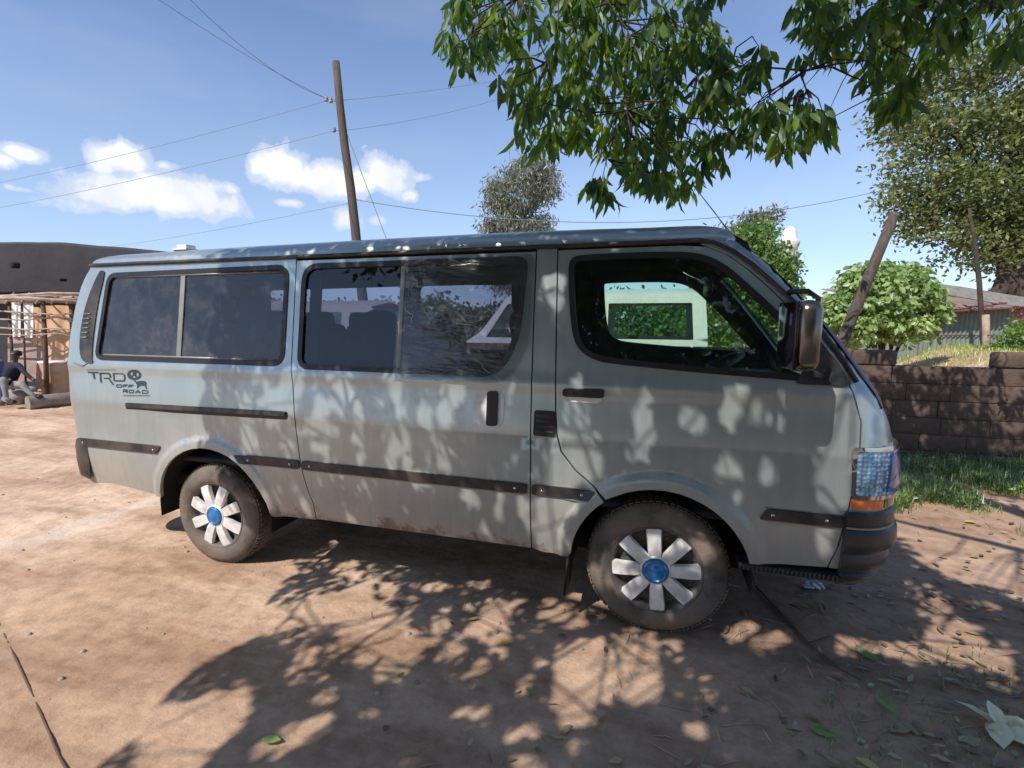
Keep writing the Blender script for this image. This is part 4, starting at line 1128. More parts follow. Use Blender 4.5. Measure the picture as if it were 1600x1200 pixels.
# canopy above and behind the camera: it throws the shade seen on the ground, the van and the wall
def ginside(px, py, polys): return any(in_poly((px, py), q) for q in polys)
STRIP = [(1385, 790), (1560, 815), (1640, 900), (1620, 960), (1540, 905), (1400, 862)]
SHADE_G = [[(440, 845), (400, 945), (455, 945), (540, 905), (600, 960), (620, 1010), (560, 985), (400, 975), (300, 1020), (205, 1110), (290, 1075), (370, 1070), (360, 1110), (330, 1150), (280, 1190), (300, 1260), (1700, 1260), (1700, 1000), (1560, 930), (1500, 900), (1400, 870), (1380, 870), (1430, 940), (1300, 930), (1200, 960), (900, 950), (860, 870)],
           [(120, 1200), (130, 1175), (170, 1145), (225, 1130), (215, 1160), (160, 1215)]]
LIT_G = [[(860, 1000), (1030, 990), (1040, 1090), (880, 1110), (850, 1050)], [(1300, 925), (1440, 925), (1530, 1000), (1560, 1050), (1440, 1020), (1310, 1010)], [(1030, 970), (1140, 985), (1130, 1010), (1040, 1010)],
         [(740, 940), (800, 925), (790, 1000), (750, 985)], [(480, 930), (600, 925), (590, 1010), (520, 985)], [(1400, 880), (1420, 880), (1600, 970), (1600, 990)]]
random.seed(5)
tg = []
LITB_V = [(829, 409, 12, 22), (851, 421, 12, 34), (895, 598, 12, 22), (898, 645, 17, 20), (1003, 621, 9, 24), (1007, 672, 14, 36), (1085, 655, 11, 20), (1135, 636, 13, 28), (1182, 646, 12, 24), (1312, 625, 36, 44), (1257, 643, 13, 24),
          (875, 720, 22, 34), (905, 712, 18, 26), (937, 720, 12, 16), (1000, 706, 14, 14), (1131, 732, 17, 20), (1200, 740, 12, 22), (850, 812, 12, 38), (880, 790, 14, 26), (534, 602, 13, 26), (615, 605, 7, 26), (447, 600, 12, 32), (528, 634, 8, 14), (606, 399, 8, 12), (640, 402, 8, 10),
          (494, 645, 9, 24), (660, 637, 6, 18), (425, 640, 8, 26), (385, 655, 7, 22), (560, 640, 6, 20), (705, 600, 6, 18), (760, 640, 7, 20), (800, 610, 8, 16), (1315, 715, 26, 55), (1292, 770, 18, 36), (1060, 640, 6, 14), (960, 600, 8, 14), (1160, 600, 8, 12), (1225, 605, 10, 10), (1290, 840, 14, 24),
          (1090, 388, 16, 6), (1140, 420, 10, 12), (1000, 388, 10, 5), (950, 385, 6, 4), (405, 430, 8, 10), (380, 420, 6, 12), (1020, 840, 22, 12), (960, 850, 14, 16), (1090, 850, 16, 24), (1110, 920, 16, 20), (940, 900, 12, 18), (1000, 950, 16, 10), (1060, 955, 14, 12), (1040, 822, 14, 8)]
LITB_G = [(925, 1040, 58, 42), (985, 1032, 40, 40), (885, 1085, 24, 32), (1000, 1075, 28, 22), (565, 912, 12, 14), (540, 1020, 34, 16), (572, 1000, 28, 16), (720, 1110, 20, 12), (560, 1112, 17, 16), (845, 960, 11, 9), (872, 955, 11, 9), (898, 950, 12, 9), (920, 944, 11, 8), (852, 936, 10, 8), (885, 930, 11, 8),
          (745, 1035, 14, 12), (1215, 1000, 14, 12), (1185, 1005, 12, 10), (1160, 985, 12, 8), (1325, 1005, 20, 14), (1370, 1015, 14, 10), (1430, 1010, 46, 22), (1360, 950, 60, 22), (1440, 960, 40, 22), (1500, 1015, 40, 24), (1550, 1050, 24, 22), (890, 1165, 14, 16), (920, 1120, 16, 16), (770, 960, 18, 22), (780, 1000, 10, 14),
          (520, 950, 34, 14), (590, 960, 24, 16), (610, 1020, 16, 22), (640, 1000, 14, 14), (815, 1190, 24, 22), (1080, 1140, 12, 16), (1160, 1175, 10, 10), (460, 1015, 16, 8), (500, 1080, 16, 14), (450, 1140, 24, 18), (395, 1165, 26, 12), (480, 1130, 16, 14)]
_rs = random.Random(17)
for _ in range(120):
    LITB_G.append((_rs.uniform(430, 1600), _rs.uniform(880, 1200), _rs.uniform(7, 15), _rs.uniform(5, 10)))
for _ in range(46):
    LITB_V.append((_rs.uniform(380, 1330), _rs.uniform(590, 840), _rs.uniform(4, 8), _rs.uniform(8, 18)))
def hits_gap(Q):
    if Q.y < 0:
        P = Q-SUN*(Q.y/SUN.y)
        if .38 < P.z < 1.98 and -3.7 < P.x < 1.0:
            x, y, _ = project(P)
            for (cx, cy, rx, ry) in LITB_V:
                if ((x-cx)/rx)**2+((y-cy)/ry)**2 < 1.75: return True
            if P.x < -2.56+.03*sin(P.z*25): return True
            return False
    G = Q-SUN*((Q.z-.05)/SUN.z); x, y, d = project(G)
    if d > .1 and G.y < 3:
        if in_poly((x, y), STRIP): return True
        for (cx, cy, rx, ry) in LITB_G:
            if ((x-cx)/rx)**2+((y-cy)/ry)**2 < 1.25: return True
        if x < 1250 and y > 840 and y < 1230 and x > -60 and not ginside(x, y, SHADE_G): return True
    return False
def canopy_cluster(mb, p, n, L, wd, droop=.5, spread=.1):
    for k in range(n):
        a = 2*pi*k/n+random.uniform(-.5, .5)
        d = (Vector((cos(a), sin(a), 0))*random.uniform(.25, .9)+Vector((0, 0, -droop*random.uniform(.5, 1.3)))).normalized()
        b = p+Vector((cos(a), sin(a), random.uniform(-1, 1)))*spread*random.uniform(.1, 1)
        LL = L*random.uniform(.7, 1.15)
        if hits_gap(b) or hits_gap(b+d*LL*.5) or hits_gap(b+d*LL): continue
        leaf_verts(mb, b, d, rv(), LL, wd*random.uniform(.8, 1.15), fold=random.uniform(.1, .5), curl=random.uniform(0, .3))
def try_target(P, hs=(2.6, 4.6), n=6, L=.13, spread=.11):
    for _ in range(6):
        h = random.uniform(*hs); z = P.z
        h = h-z*.6
        Q = P+SUN*(h/SUN.z)
        q = project(Q)
        if q[2] > 0 and -40 < q[0] < 1640 and -40 < q[1] < 1240 and not in_vis(q[0], q[1]-10): continue
        if (Q-Vector(C)).length < 1.0: continue
        canopy_cluster(leaves, Q, n, L, .046, droop=.5, spread=spread)
        return Q
    return None
k = 0
while k < 2200:
    px = random.uniform(100, 1700); py = random.uniform(845, 1260)
    if not ginside(px, py, SHADE_G): continue
    P = gpt(px, py)
    if P.y < -1.5 and random.random() < .5: continue
    Q = try_target(P); k += 1
    if Q is not None and k % 9 == 0: twig_to(Q)
# shade beyond the bottom of the frame
k = 0
while k < 150:
    P = Vector((random.uniform(-1.2, 3.5), random.uniform(-3.6, -1.1), .05))
    try_target(P); k += 1
# shade on the van's side and roof
k = 0
while k < 1900:
    u = random.uniform(-2.62, .75) if random.random() < .45 else random.uniform(-.75, .72); z = random.uniform(.4, 1.95)
    if u > .66 and random.random() < .75: continue
    P = Vector((u, .0, z)); px, py, _ = project(P)
    if z < 1.0 and u < -.2 and random.random() < .35: continue
    Q = try_target(P); k += 1
    if Q is not None and k % 9 == 0: twig_to(Q)
k = 0
while k < 720:
    P = Vector((random.uniform(-2.4, .5), random.uniform(.05, 1.5), 1.93)); try_target(P, (3.2, 4.8)); k += 1
# low leaves added unseen behind the camera: they darken what the van's side mirrors
k = 0
while k < 3000:
    v = rv().normalized()*random.uniform(.55, 1.)
    Q = Vector((1.6, -6.6, 3.9))+Vector((v.x*5.8, v.y*2.9, v.z*3.1))
    if Q.z < .9: continue
    G = Q-SUN*(Q.z/SUN.z)
    if G.y > -1.5: continue
    k += 1; leaf_cluster(leaves, Q, 5, .26, .12, droop=.5, spread=.2)
# dapple on the wall and the weeds at the right
k = 0
while k < 620:
    P = Vector((random.uniform(1.2, 5.0), random.uniform(3.1, 3.7), random.uniform(.1, 1.2)))
    if noise.noise(Vector((P.x*2.4, P.z*.7, 9))) > .26: continue
    Q = try_target(P, (3.4, 6.)); k += 1
    if Q is not None and k % 9 == 0: twig_to(Q)
k = 0
while k < 260:
    P = Vector((random.uniform(1.9, 4.6), random.uniform(2.5, 3.6), .1)); k += 1
    if noise.noise(Vector((P.x*2., P.y*2., 3))) > .2: continue
    try_target(P, (3.4, 6.))
leaves.build('crown', M['leaf'], tree, smooth=True)
limbs.build('branch', M['bark'], tree)

# ------------------------------------------------------------------ generic far foliage
def foliage(blobs, n, size, asp=.5, clump=.25, per=12, lean=(0, 0, 0), hang=0.):
    """blobs: (centre, (rx,ry,rz), weight); small leaf faces gathered in clumps near the blob surfaces"""
    mb = MB(); ws_ = [b[2] for b in blobs]; made = 0
    while made < n:
        b = random.choices(blobs, ws_)[0]; c = Vector(b[0]); r = b[1]
        v = rv().normalized(); rad = random.uniform(.35, 1.0)**.5
        cc = c+Vector((v.x*r[0]*rad, v.y*r[1]*rad, v.z*r[2]*rad))+rv(clump*.3)
        for _ in range(per):
            p = cc+Vector((random.gauss(0, clump), random.gauss(0, clump), random.gauss(0, clump*.6)))
            d = (rv().normalized()+Vector((0, 0, -hang))+Vector(lean)).normalized(); s_ = rv().normalized(); s_ = (s_-d*s_.dot(d)).normalized()
            L = size*random.uniform(.6, 1.3); w = L*asp*.5
            mb.face([mb.vert(p), mb.vert(p+d*L*.5+s_*w), mb.vert(p+d*L), mb.vert(p+d*L*.5-s_*w)]); made += 1
    return mb

# ---- utility pole, wires
PD = 13.0
p_top = at_d(524, 97, PD); p_low = at_d(557, 378, PD)
dirp = (p_low-p_top).normalized(); gzp = gz(p_low.x, p_low.y)
p_base = p_top+dirp*((gzp-.3-p_top.z)/dirp.z)
pole = thing('utility_pole', (p_base.x, p_base.y, gz(p_base.x, p_base.y)), 'tall leaning wooden utility pole behind the van carrying thin wires', 'utility pole')
mb = MB(); mb.tube([p_base+(p_top-p_base)*i/8+Vector((.02*sin(i*1.7), 0, 0)) for i in range(9)], [.135-.045*i/8 for i in range(9)], 12)
mb.build('pole_shaft', M['wood'], pole)
for (px, py) in ((510, 155), (517, 157), (522, 203), (549, 316)):
    q = at_d(px, py, PD); mb = MB()
    mb.lathe(q, (0, 0, 1), [(.0, -.06), (.045, -.05), (.05, -.02), (.03, 0), (.045, .03), (.03, .06), (0, .065)], 10)
    mb.tube([q, at_d(530 if py < 200 else (536 if py < 300 else 553), py+2, PD)], .015, 5)
    mb.build('insulator', M['ceramic'], pole)
def wire(name, pts, label, r=.010, group='overhead wires', mats=None):
    """pts: (px,py,depth) ends; third value sag in metres between"""
    a, b, sag = pts
    A = at_d(*a); B = at_d(*b); mb = MB(); n = 24
    mb.tube([A+(B-A)*i/n-Vector((0, 0, sag*4*(i/n)*(1-i/n))) for i in range(n+1)], r, 5)
    o = mb.build(name, M['wire'], None); return tag(o, label, 'wire', group)
wire('overhead_wire', ((205, -30, 9.), (512, 155, PD), .10), 'lower wire of the steep pair rising left from the pole top', .0058)
wire('overhead_wire', ((268, -30, 9.), (508, 153, PD), .25), 'upper wire of the steep pair rising left from the pole top', .0058)
wire('overhead_wire', ((-60, 297, 18), (512, 157, PD), .12), 'thin wire sloping down left from the pole top across the clouds', .0058)
wire('overhead_wire', ((-60, 335, 18), (523, 204, PD), .12), 'thin wire sloping down left from the lower pole insulator', .0058)
wire('overhead_wire', ((532, 157, PD), (820, 118, 17), .06), 'faint wire running right from the pole top into the leaves', .0058)
wire('overhead_wire', ((536, 204, PD), (900, 110, 17), .25), 'wire rising right from the lower pole insulator into the leaves', .0058)
wire('overhead_wire', ((150, 388, 22), (552, 316, PD), .10), 'low wire from the pole down left above the van roof', .0058)
wire('overhead_wire', ((556, 312, PD), (1400, 292, 15), .75), 'long low wire sagging from the pole right to the big tree', .010)
wire('guy_wire', ((541, 206, PD), (640, 470, PD), .0), 'straight guy wire slanting down right from the pole', .010)

# ---- eucalyptus beyond the van roof
def tree_thing(name, base, label, cat='tree', group=None):
    return thing(name, (base[0], base[1], gz(base[0], base[1])), label, cat, group)
ED = 24.
eb = at_d(808, 520, ED); et = tree_thing('eucalyptus_tree', eb, 'grey green eucalyptus with ragged narrow crown standing beyond the van roof')
def blob(px, py, D, rpx, rpy, w=None, depthr=None):
    rx = rpx*D/FOC; rz = rpy*D/FOC
    return (at_d(px, py, D), (rx, depthr or rx, rz), w or rpx*rpy)
random.seed(21)
fo = foliage([blob(805, 300, ED, 45, 38), blob(830, 262, ED, 32, 22), blob(785, 340, ED, 32, 40), blob(850, 290, ED, 24, 28), blob(812, 370, ED, 48, 35), blob(845, 345, ED, 18, 14), blob(775, 300, ED, 14, 18), blob(800, 420, ED, 45, 40)], 15000, .26, .22, .22, 14, hang=.9)
fo.build('crown', M['leaf5'], et, smooth=False)
mb = MB(); g0 = Vector((eb.x, eb.y, gz(eb.x, eb.y)-.2))
mb.tube([g0, at_d(810, 420, ED), at_d(805, 330, ED)], [.3, .2, .1], 8); mb.tube([at_d(810, 400, ED), at_d(835, 320, ED), at_d(838, 262, ED)], [.14, .08, .04], 6)
for q in ((780, 310), (850, 290), (790, 345), (862, 262)): mb.tube([at_d(810, 360, ED), at_d((810+q[0])/2, (345+q[1])/2, ED), at_d(q[0], q[1], ED)], [.07, .05, .02], 5)
mb.build('trunk', M['greybark'], et)

# ---- ivy-clad column with a pale cap
ID = 11.
ib = at_d(1215, 560, ID); iv = tree_thing('ivy_column', ib, 'stout column smothered in green ivy with a pale rounded cap on top', 'column')
mb = MB(); a = Vector((ib.x, ib.y, gz(ib.x, ib.y)-.2)); tp = at_d(1232, 392, ID)
mb.lathe(Vector((tp.x, tp.y, a.z)), (0, 0, 1), [(.20, 0), (.20, tp.z-a.z-.05), (.17, tp.z-a.z)], 20)
mb.build('shaft', M['greyplaster'], iv)
mb = MB(); k = ID/FOC
mb.lathe(tp, (0, 0, 1), [(.10, -.25), (8*k, -.16), (12*k, .0), (14*k, 8*k), (15*k, 13*k), (14*k, 15*k), (11*k, 17*k), (10*k, 28*k), (7*k, 34*k), (3*k, 37*k), (0, 37.5*k)], 28)
mb.build('cap', M['plaster'], iv)
random.seed(31)
fo = foliage([blob(1200, 420, ID, 38, 45, None, .5), blob(1218, 480, ID, 28, 60, None, .4), blob(1170, 385, ID, 40, 32, None, .5), blob(1190, 362, ID+.4, 24, 20, None, .3), blob(1185, 470, ID, 40, 50, None, .5), blob(1208, 410, ID+.2, 24, 26), blob(1225, 440, ID, 16, 50, 1200, .3), blob(1150, 430, ID, 50, 50, None, .6), blob(1120, 500, ID, 60, 60, None, .6)], 17000, .085, .7, .09, 14)
fo.build('ivy', M['leaf4'], iv, smooth=False)
nt_ = tree_thing('feathery_tree', at_d(1150, 560, 15), 'loose feathery green tree behind the ivy column, swept up to the right')
random.seed(32)
mb = foliage([blob(1140, 372, 15, 42, 14), blob(1175, 352, 15, 26, 14), blob(1195, 338, 15, 14, 9), blob(1110, 385, 15, 26, 20), blob(1135, 420, 15, 50, 40)], 7000, .17, .3, .14, 12, lean=(.5, 0, .35))
mb.build('crown', M['leaf5'], nt_, smooth=False)
mb = MB(); q = at_d(1150, 560, 15); mb.tube([Vector((q.x, q.y, gz(q.x, q.y)-.2)), at_d(1150, 450, 15), at_d(1165, 370, 15), at_d(1198, 336, 15)], [.16, .12, .05, .015], 7)
mb.build('trunk', M['greybark'], nt_)

# ---- greenery seen through the cabin (behind the white minibuses)
hd = tree_thing('hedge', at_d(1080, 560, 13), 'tall dense green hedge behind the parked white minibuses, seen through the windows', 'hedge')
random.seed(33)
mb = foliage([blob(x, 500, 13.5, 60, 45, None, .6) for x in range(850, 1270, 60)], 16000, .12, .7, .14, 12)
mb.build('leaves', M['leaf4'], hd, smooth=False)

random.seed(34)
for x in range(250, 880, 90):
    q = at_d(x, 560, 19); tl = tree_thing('dark_tree', q, 'dark tree in the row beyond the yard, glimpsed through the middle windows', 'tree', 'dark trees beyond the yard')
    mb = foliage([blob(x-14, 502, 19, 44, 32+6*math.sin(x*.03), None, .8), blob(x+30, 508, 19, 38, 30, None, .8)], 2100, .22, .6, .22, 14)
    mb.build('crown', M['leaf5'], tl, smooth=False)
    mb = MB(); mb.tube([Vector((q.x, q.y, gz(q.x, q.y)-.2)), at_d(x+6, 500, 19)], [.14, .07], 6); mb.build('trunk', M['bark'], tl)
# ---- pale-leaved bush
BD = 8.2
bb = at_d(1380, 560, BD); bs = thing('leafy_bush', (bb.x, bb.y, gz(bb.x, bb.y)), 'rounded bush with broad pale green leaves behind the low wall', 'bush')
random.seed(41)
def broad_foliage(blobs, n, L, wd):
    mb = MB(); ws_ = [b[2] for b in blobs]
    for _ in range(n):
        b = random.choices(blobs, ws_)[0]; v = rv().normalized(); v.z = v.z if random.random() < .5 else abs(v.z)
        rad = random.uniform(.68, 1.04)*(1+.22*noise.noise(v*2.3+Vector((b[2]*.01, 0, 0))))
        c = Vector(b[0])+Vector((v.x*b[1][0], v.y*b[1][1], v.z*b[1][2]))*rad
        leaf_cluster(mb, c, 4, L, wd, droop=.45, spread=L*.5)
    return mb
mb = broad_foliage([blob(1380, 480, BD, 72, 58, None, .6), blob(1330, 505, BD, 40, 45, None, .5), blob(1350, 450, BD, 40, 38), blob(1400, 440, BD, 38, 34), blob(1430, 480, BD, 38, 45), blob(1462, 505, BD, 16, 28), blob(1310, 490, BD, 22, 30), blob(1400, 500, BD, 55, 40)], 1900, .115, .062)
mb.build('foliage', M['leaf3'], bs, smooth=False)
mb = MB()
for q in ((1320, 470), (1350, 440), (1385, 425), (1420, 450), (1450, 500), (1370, 470)):
    mb.tube([Vector((bb.x, bb.y, bb.z-.4)), at_d((1380+q[0])/2, 520, BD), at_d(q[0], q[1], BD)], [.035, .022, .008], 5)
mb.build('stem', M['bark'], bs)

# ---- leaning post
LP = 5.9
a = at_d(1398, 334, LP); b = at_d(1308, 552, LP); dd = (b-a).normalized(); b2 = a+dd*((gz(b.x, b.y)-.2-a.z)/dd.z)
ps = thing('leaning_post', (b2.x, b2.y, gz(b2.x, b2.y)), 'thick wooden post leaning to the right above the low wall in front of the bush', 'post')
mb = MB(); mb.tube([b2+(a-b2)*i/6 for i in range(7)], [.062, .062, .060, .059, .056, .054, .051], 12); mb.build('post_shaft', M['wood'], ps)
mb = MB(); mb.lathe(a+Vector((0, 0, -.01)), (a-b2), [(.054, -.03), (.055, 0), (.04, .010), (0, .012)], 12); mb.build('post_top', M['darkstick'], ps)

# ---- big tree on the right
TD = 15.
tb = at_d(1590, 545, TD); bt = thing('spreading_tree', (tb.x, tb.y, gz(tb.x, tb.y)), 'large olive green spreading tree with dark forked trunks at the right, above the shed', 'tree')
random.seed(51)
bl = [blob(1440, 140, TD, 55, 38), blob(1500, 110, TD, 60, 40), blob(1570, 140, TD, 70, 60), blob(1420, 205, TD, 50, 35), blob(1480, 210, TD, 60, 45), blob(1560, 230, TD, 70, 60), blob(1400, 255, TD, 26, 18), blob(1440, 285, TD, 52, 34), blob(1510, 300, TD, 60, 40), blob(1590, 310, TD, 60, 50), blob(1410, 305, TD, 28, 16),
      blob(1450, 340, TD, 45, 24), blob(1490, 372, TD, 40, 16), blob(1530, 390, TD, 40, 18), blob(1585, 380, TD, 45, 30), blob(1555, 345, TD, 45, 28), blob(1515, 432, TD, 10, 6, 60), blob(1640, 200, TD, 60, 90), blob(1450, 372, TD, 18, 9), blob(1385, 325, TD, 14, 10), blob(1650, 330, TD, 60, 60), blob(1470, 350, TD, 40, 22), blob(1500, 400, TD, 34, 12), blob(1560, 405, TD, 40, 16), blob(1600, 425, TD, 30, 18), blob(1425, 335, TD, 26, 12)]
fo = foliage(bl, 31000, .15, .5, .24, 34)
fo.build('crown', M['leaf2'], bt, smooth=False)
mb = MB(); b0 = Vector((tb.x, tb.y, gz(tb.x, tb.y)-.3))
def tr(pts, rs, n=8): mb.tube([at_d(x, y, D) for x, y, D in pts], rs, n)
mb.tube([b0, at_d(1592, 500, TD), at_d(1592, 400, TD), at_d(1598, 300, TD), at_d(1590, 180, TD)], [.38, .32, .27, .2, .1], 10)
tr([(1540, 470, TD), (1562, 455, TD), (1572, 425, TD), (1555, 385, TD), (1530, 340, TD), (1512, 290, TD), (1480, 230, TD)], [.24, .2, .17, .15, .12, .09, .04])
tr([(1592, 480, TD), (1575, 440, TD), (1572, 425, TD)], [.26, .22, .18])
tr([(1595, 340, TD), (1560, 290, TD), (1520, 240, TD), (1470, 190, TD), (1440, 150, TD)], [.12, .09, .07, .05, .02], 6)
tr([(1596, 300, TD), (1570, 220, TD), (1545, 150, TD), (1520, 100, TD)], [.1, .08, .05, .02], 6)
tr([(1530, 340, TD), (1480, 325, TD), (1430, 300, TD), (1395, 275, TD)], [.08, .06, .04, .02], 6)
tr([(1545, 380, TD), (1500, 382, TD), (1460, 372, TD)], [.05, .035, .015], 5)
tr([(1598, 380, TD), (1640, 300, TD), (1660, 200, TD)], [.14, .1, .05], 6)
mb.build('trunk', M['bark'], bt)
# thin forked pole/tree in front of the shed
TP = 9.2
q = at_d(1540, 560, TP); tp_ = thing('slender_tree', (q.x, q.y, gz(q.x, q.y)), 'thin bare dark tree stem standing in front of the shed', 'tree')
mb = MB(); mb.tube([Vector((q.x, q.y, gz(q.x, q.y)-.2)), at_d(1535, 520, TP), at_d(1530, 440, TP), at_d(1522, 370, TP), at_d(1514, 325, TP)], [.045, .042, .04, .034, .018], 8)
mb.build('stem', M['bark'], tp_)
q = at_d(1540, 558, 8.8); wp = thing('fence_post', (q.x, q.y, gz(q.x, q.y)), 'short pale weathered post beside the thin tree stem at the shed wall', 'post')
mb = MB(); mb.tube([Vector((q.x, q.y, gz(q.x, q.y)-.2)), at_d(1541, 520, 8.8), at_d(1540, 492, 8.8)], [.055, .052, .05], 9); mb.build('post_shaft', M['stick'], wp)

# ---- shed with corrugated walls
SD_ = 10.5
def corr_wall(mb, A, B, z0f, z1f, pitch=.09, amp=.018):
    A = Vector(A); B = Vector(B); L = (B-A).length; n = int(L/pitch*6); t = (B-A).normalized(); nn = Vector((-t.y, t.x, 0))
    prev = None
    for i in range(n+1):
        s_ = i/n; p = A+(B-A)*s_+nn*amp*sin(2*pi*s_*L/pitch); a = mb.vert((p.x, p.y, z0f(s_))); b = mb.vert((p.x, p.y, z1f(s_)))
        if prev: mb.face((prev[0], a, b, prev[1]))
        prev = (a, b)
sA = at_d(1440, 492, 10.2); sB = at_d(1650, 487, 10.2)
sh = thing('shed', ((sA.x+sB.x)/2, (sA.y+sB.y)/2, gz(sA.x, sA.y)), 'low shed with grey green corrugated walls and a worn rusty roof behind the wall', 'shed')
mb = MB(); zA, zB = sA.z, sB.z; gA = gz(sA.x, sA.y)-.2
corr_wall(mb, (sA.x, sA.y, 0), (sB.x, sB.y, 0), lambda s_: gA, lambda s_: zA+(zB-zA)*s_+.085)
back = Vector((-(sB-sA).y, (sB-sA).x, 0)).normalized()*3.2
corr_wall(mb, (sA.x+back.x, sA.y+back.y, 0), (sA.x, sA.y, 0), lambda s_: gA, lambda s_: zA+.5*(1-s_))
mb.build('wall', M['corr'], sh)
mb = MB()
z_ = at_d(1540, 524, 10.15).z
pA = sA.copy(); pB = sB.copy(); off_ = -back.normalized()*.03
mb.tube([(pA.x+off_.x, pA.y+off_.y, z_), (pB.x+off_.x, pB.y+off_.y, z_)], .012, 6)
mb.build('rail', M['darkstick'], sh)
# roof: corrugated sheets sloping up away
mb = MB()
def roof_sheet(s0, s1, lift=0., t1=1.0, t0=0.):
    n = int(abs(s1-s0)*(sB-sA).length/.11*5); rows = []
    front = -back.normalized()*.25
    for j in range(7):
        t = t0+(t1-t0)*j/6; row = []
        for i in range(n+1):
            s_ = s0+(s1-s0)*i/n; base = sA+(sB-sA)*s_+front*(1-t)+back*t*.9
            row.append(mb.vert((base.x, base.y, sA.z+(sB.z-sA.z)*s_+.04+lift+t*.62+.014*sin(2*pi*s_*(sB-sA).length/.11)+.02*noise.noise(Vector((s_*9, t*3, 1))))))
        rows.append(row)
    for r1, r2 in zip(rows, rows[1:]):
        for i in range(n): mb.face((r1[i], r1[i+1], r2[i+1], r2[i]))
roof_sheet(-.05, .36); roof_sheet(.33, .70, .025); 
rfm = mb.build('roof', M['roofrust'], sh)
mb = MB(); roof_sheet(.66, 1.1, .05); mb.build('roof', basic('dull_roof', (.20, .195, .17), .85, var=.4), sh)
mb = MB()
for i in range(12):
    p = at_d(1490+i*7, 484-i*.9+random.uniform(-1, 1), 10.0); mb.box(p, (.12, .06, .028), rz=random.uniform(0, 3), ry=random.uniform(-.3, .3), bev=.02)
mb.tube([at_d(1440, 489, 9.95), at_d(1540, 484, 9.95), at_d(1650, 478, 9.95)], .025, 6)
mb.build('eave_board', M['redcloth'], sh)

# ---- low earth-block wall
wl_a = gpt(1300, 722); wl_b = gpt(1400, 733)
def wall_pt(px, D=None):
    """point on the wall's front line: wall runs along Y = 3.75 with a slight turn"""
    d = ray(px, 600); t = (3.75-C[1])/d[1]; return C[0]+t*d[0]
lw = thing('block_wall', (2.6, 3.8, gz0(2.6, 3.7)), 'low dark earth block wall with a lowered stretch, dappled with shade, at the right', 'wall')
random.seed(61)
WY = 3.75
def z_at(px, py): return at_y(px, py, WY).z
x_l = -3.5; x_n0 = at_y(1404, 560, WY).x; x_n1 = at_y(1561, 560, WY).x; x_r = 7.5
ztop = z_at(1360, 547); zlow = z_at(1480, 574)
mb = MB(); mo = MB()
mo.box(((x_l+x_r)/2, WY+.10, (zlow-.3)/2-.02), (x_r-x_l, .15, zlow+.26)); 
for (a_, b_) in ((x_l, x_n0), (x_n1, x_r)): mo.box(((a_+b_)/2, WY+.10, (ztop+zlow-.1)/2), (b_-a_-.03, .14, ztop-zlow+.05))
bh = .165
rowz = []
z = zlow
while z > -.3: rowz.append((z-bh, z)); z -= bh
for r, (z0, z1) in enumerate(rowz):
    x = x_l-(r % 2)*.19
    while x < x_r:
        L = .38*random.uniform(.9, 1.08)
        if x+L > .9 or True:
            mb.box((x+L/2, WY+.09+random.uniform(-.006, .006), (z0+z1)/2), (L-.003, .162+random.uniform(-.004, .004), bh-.004), rz=random.uniform(-.005, .005), bev=.005)
        x += L
for (a_, b_) in ((x_l, x_n0), (x_n1, x_r)):
    x = a_
    while x < b_-.02:
        L = min(.38*random.uniform(.9, 1.1), b_-x)
        mb.box((x+L/2, WY+.09+random.uniform(-.006, .006), (zlow+ztop)/2), (L-.006, .165, ztop-zlow-.004), rz=random.uniform(-.012, .012), bev=.02)
        x += L
mb.build('blocks', M['block'], lw, True, autosmooth=45); mo.build('core', M['mortar'], lw, False)

# ---- grass strip behind the wall and weeds before it
def blades(mb, p, n, h, w, spread):
    for _ in range(n):
        b = p+Vector((random.gauss(0, spread), random.gauss(0, spread), 0)); b.z = gz0(b.x, b.y)-.01
        a = random.uniform(0, 2*pi); d = Vector((cos(a), sin(a), 0)); s_ = Vector((-sin(a), cos(a), 0)); H = h*random.uniform(.5, 1.3); k_ = random.uniform(.1, .7)
        m1 = b+Vector((0, 0, H*.55))+d*H*k_*.25; t_ = b+Vector((0, 0, H*.95))+d*H*k_
        mb.face([mb.vert(b-s_*w), mb.vert(b+s_*w), mb.vert(m1+s_*w*.7), mb.vert(m1-s_*w*.7)]); mb.face([mb.vert(m1-s_*w*.7), mb.vert(m1+s_*w*.7), mb.vert(t_)])
random.seed(71); mb = MB()
for _ in range(1500):
    x = random.uniform(3.2, 10.5); y = random.uniform(4.4, 10.5)
    blades(mb, Vector((x, y, 0)), 12, .12, .007, .12)
tag(mb.build('grass', M['grass'], None, False), 'sunlit yellow green grass in the raised yard behind the low wall', 'grass', kind='stuff')
mb = MB(); mw = MB()
c_ = 0
while c_ < 1250:
    px = random.uniform(1385, 1680); py = random.uniform(700, 850)
    P = gpt(px, py)
    if P.y > 3.7 or P.y < 1.2: continue
    edge = 700+ (px-1380)*.15 + 75 + 22*noise.noise(Vector((px*.03, 1, 1)))
    if py > edge+30: continue
    if noise.noise(Vector((P.x*2.2, P.y*2.2, 6)))+.3*(P.y-2.6) < -.08: continue
    c_ += 1
    blades(mb, P, 12, .14*random.uniform(.6, 1.3), .0038, .045)
    if random.random() < .34: leaf_cluster(mw, P+Vector((0, 0, random.uniform(.01, .06))), 5, .04, .02, droop=-.2, spread=.03)
c_ = 0
while c_ < 90:      # sparse weeds in the lower right foreground
    px = random.uniform(1250, 1640); py = random.uniform(1010, 1230)
    if random.random() > sstep(1200, 1500, px)*sstep(980, 1100, py)+.1: continue
    P = gpt(px, py); c_ += 1; blades(mb, P, 4, .05, .0022, .03)
mb.build('weed_grass', M['weed'], None, False); bpy.data.objects['weed_grass'].name = 'grass'
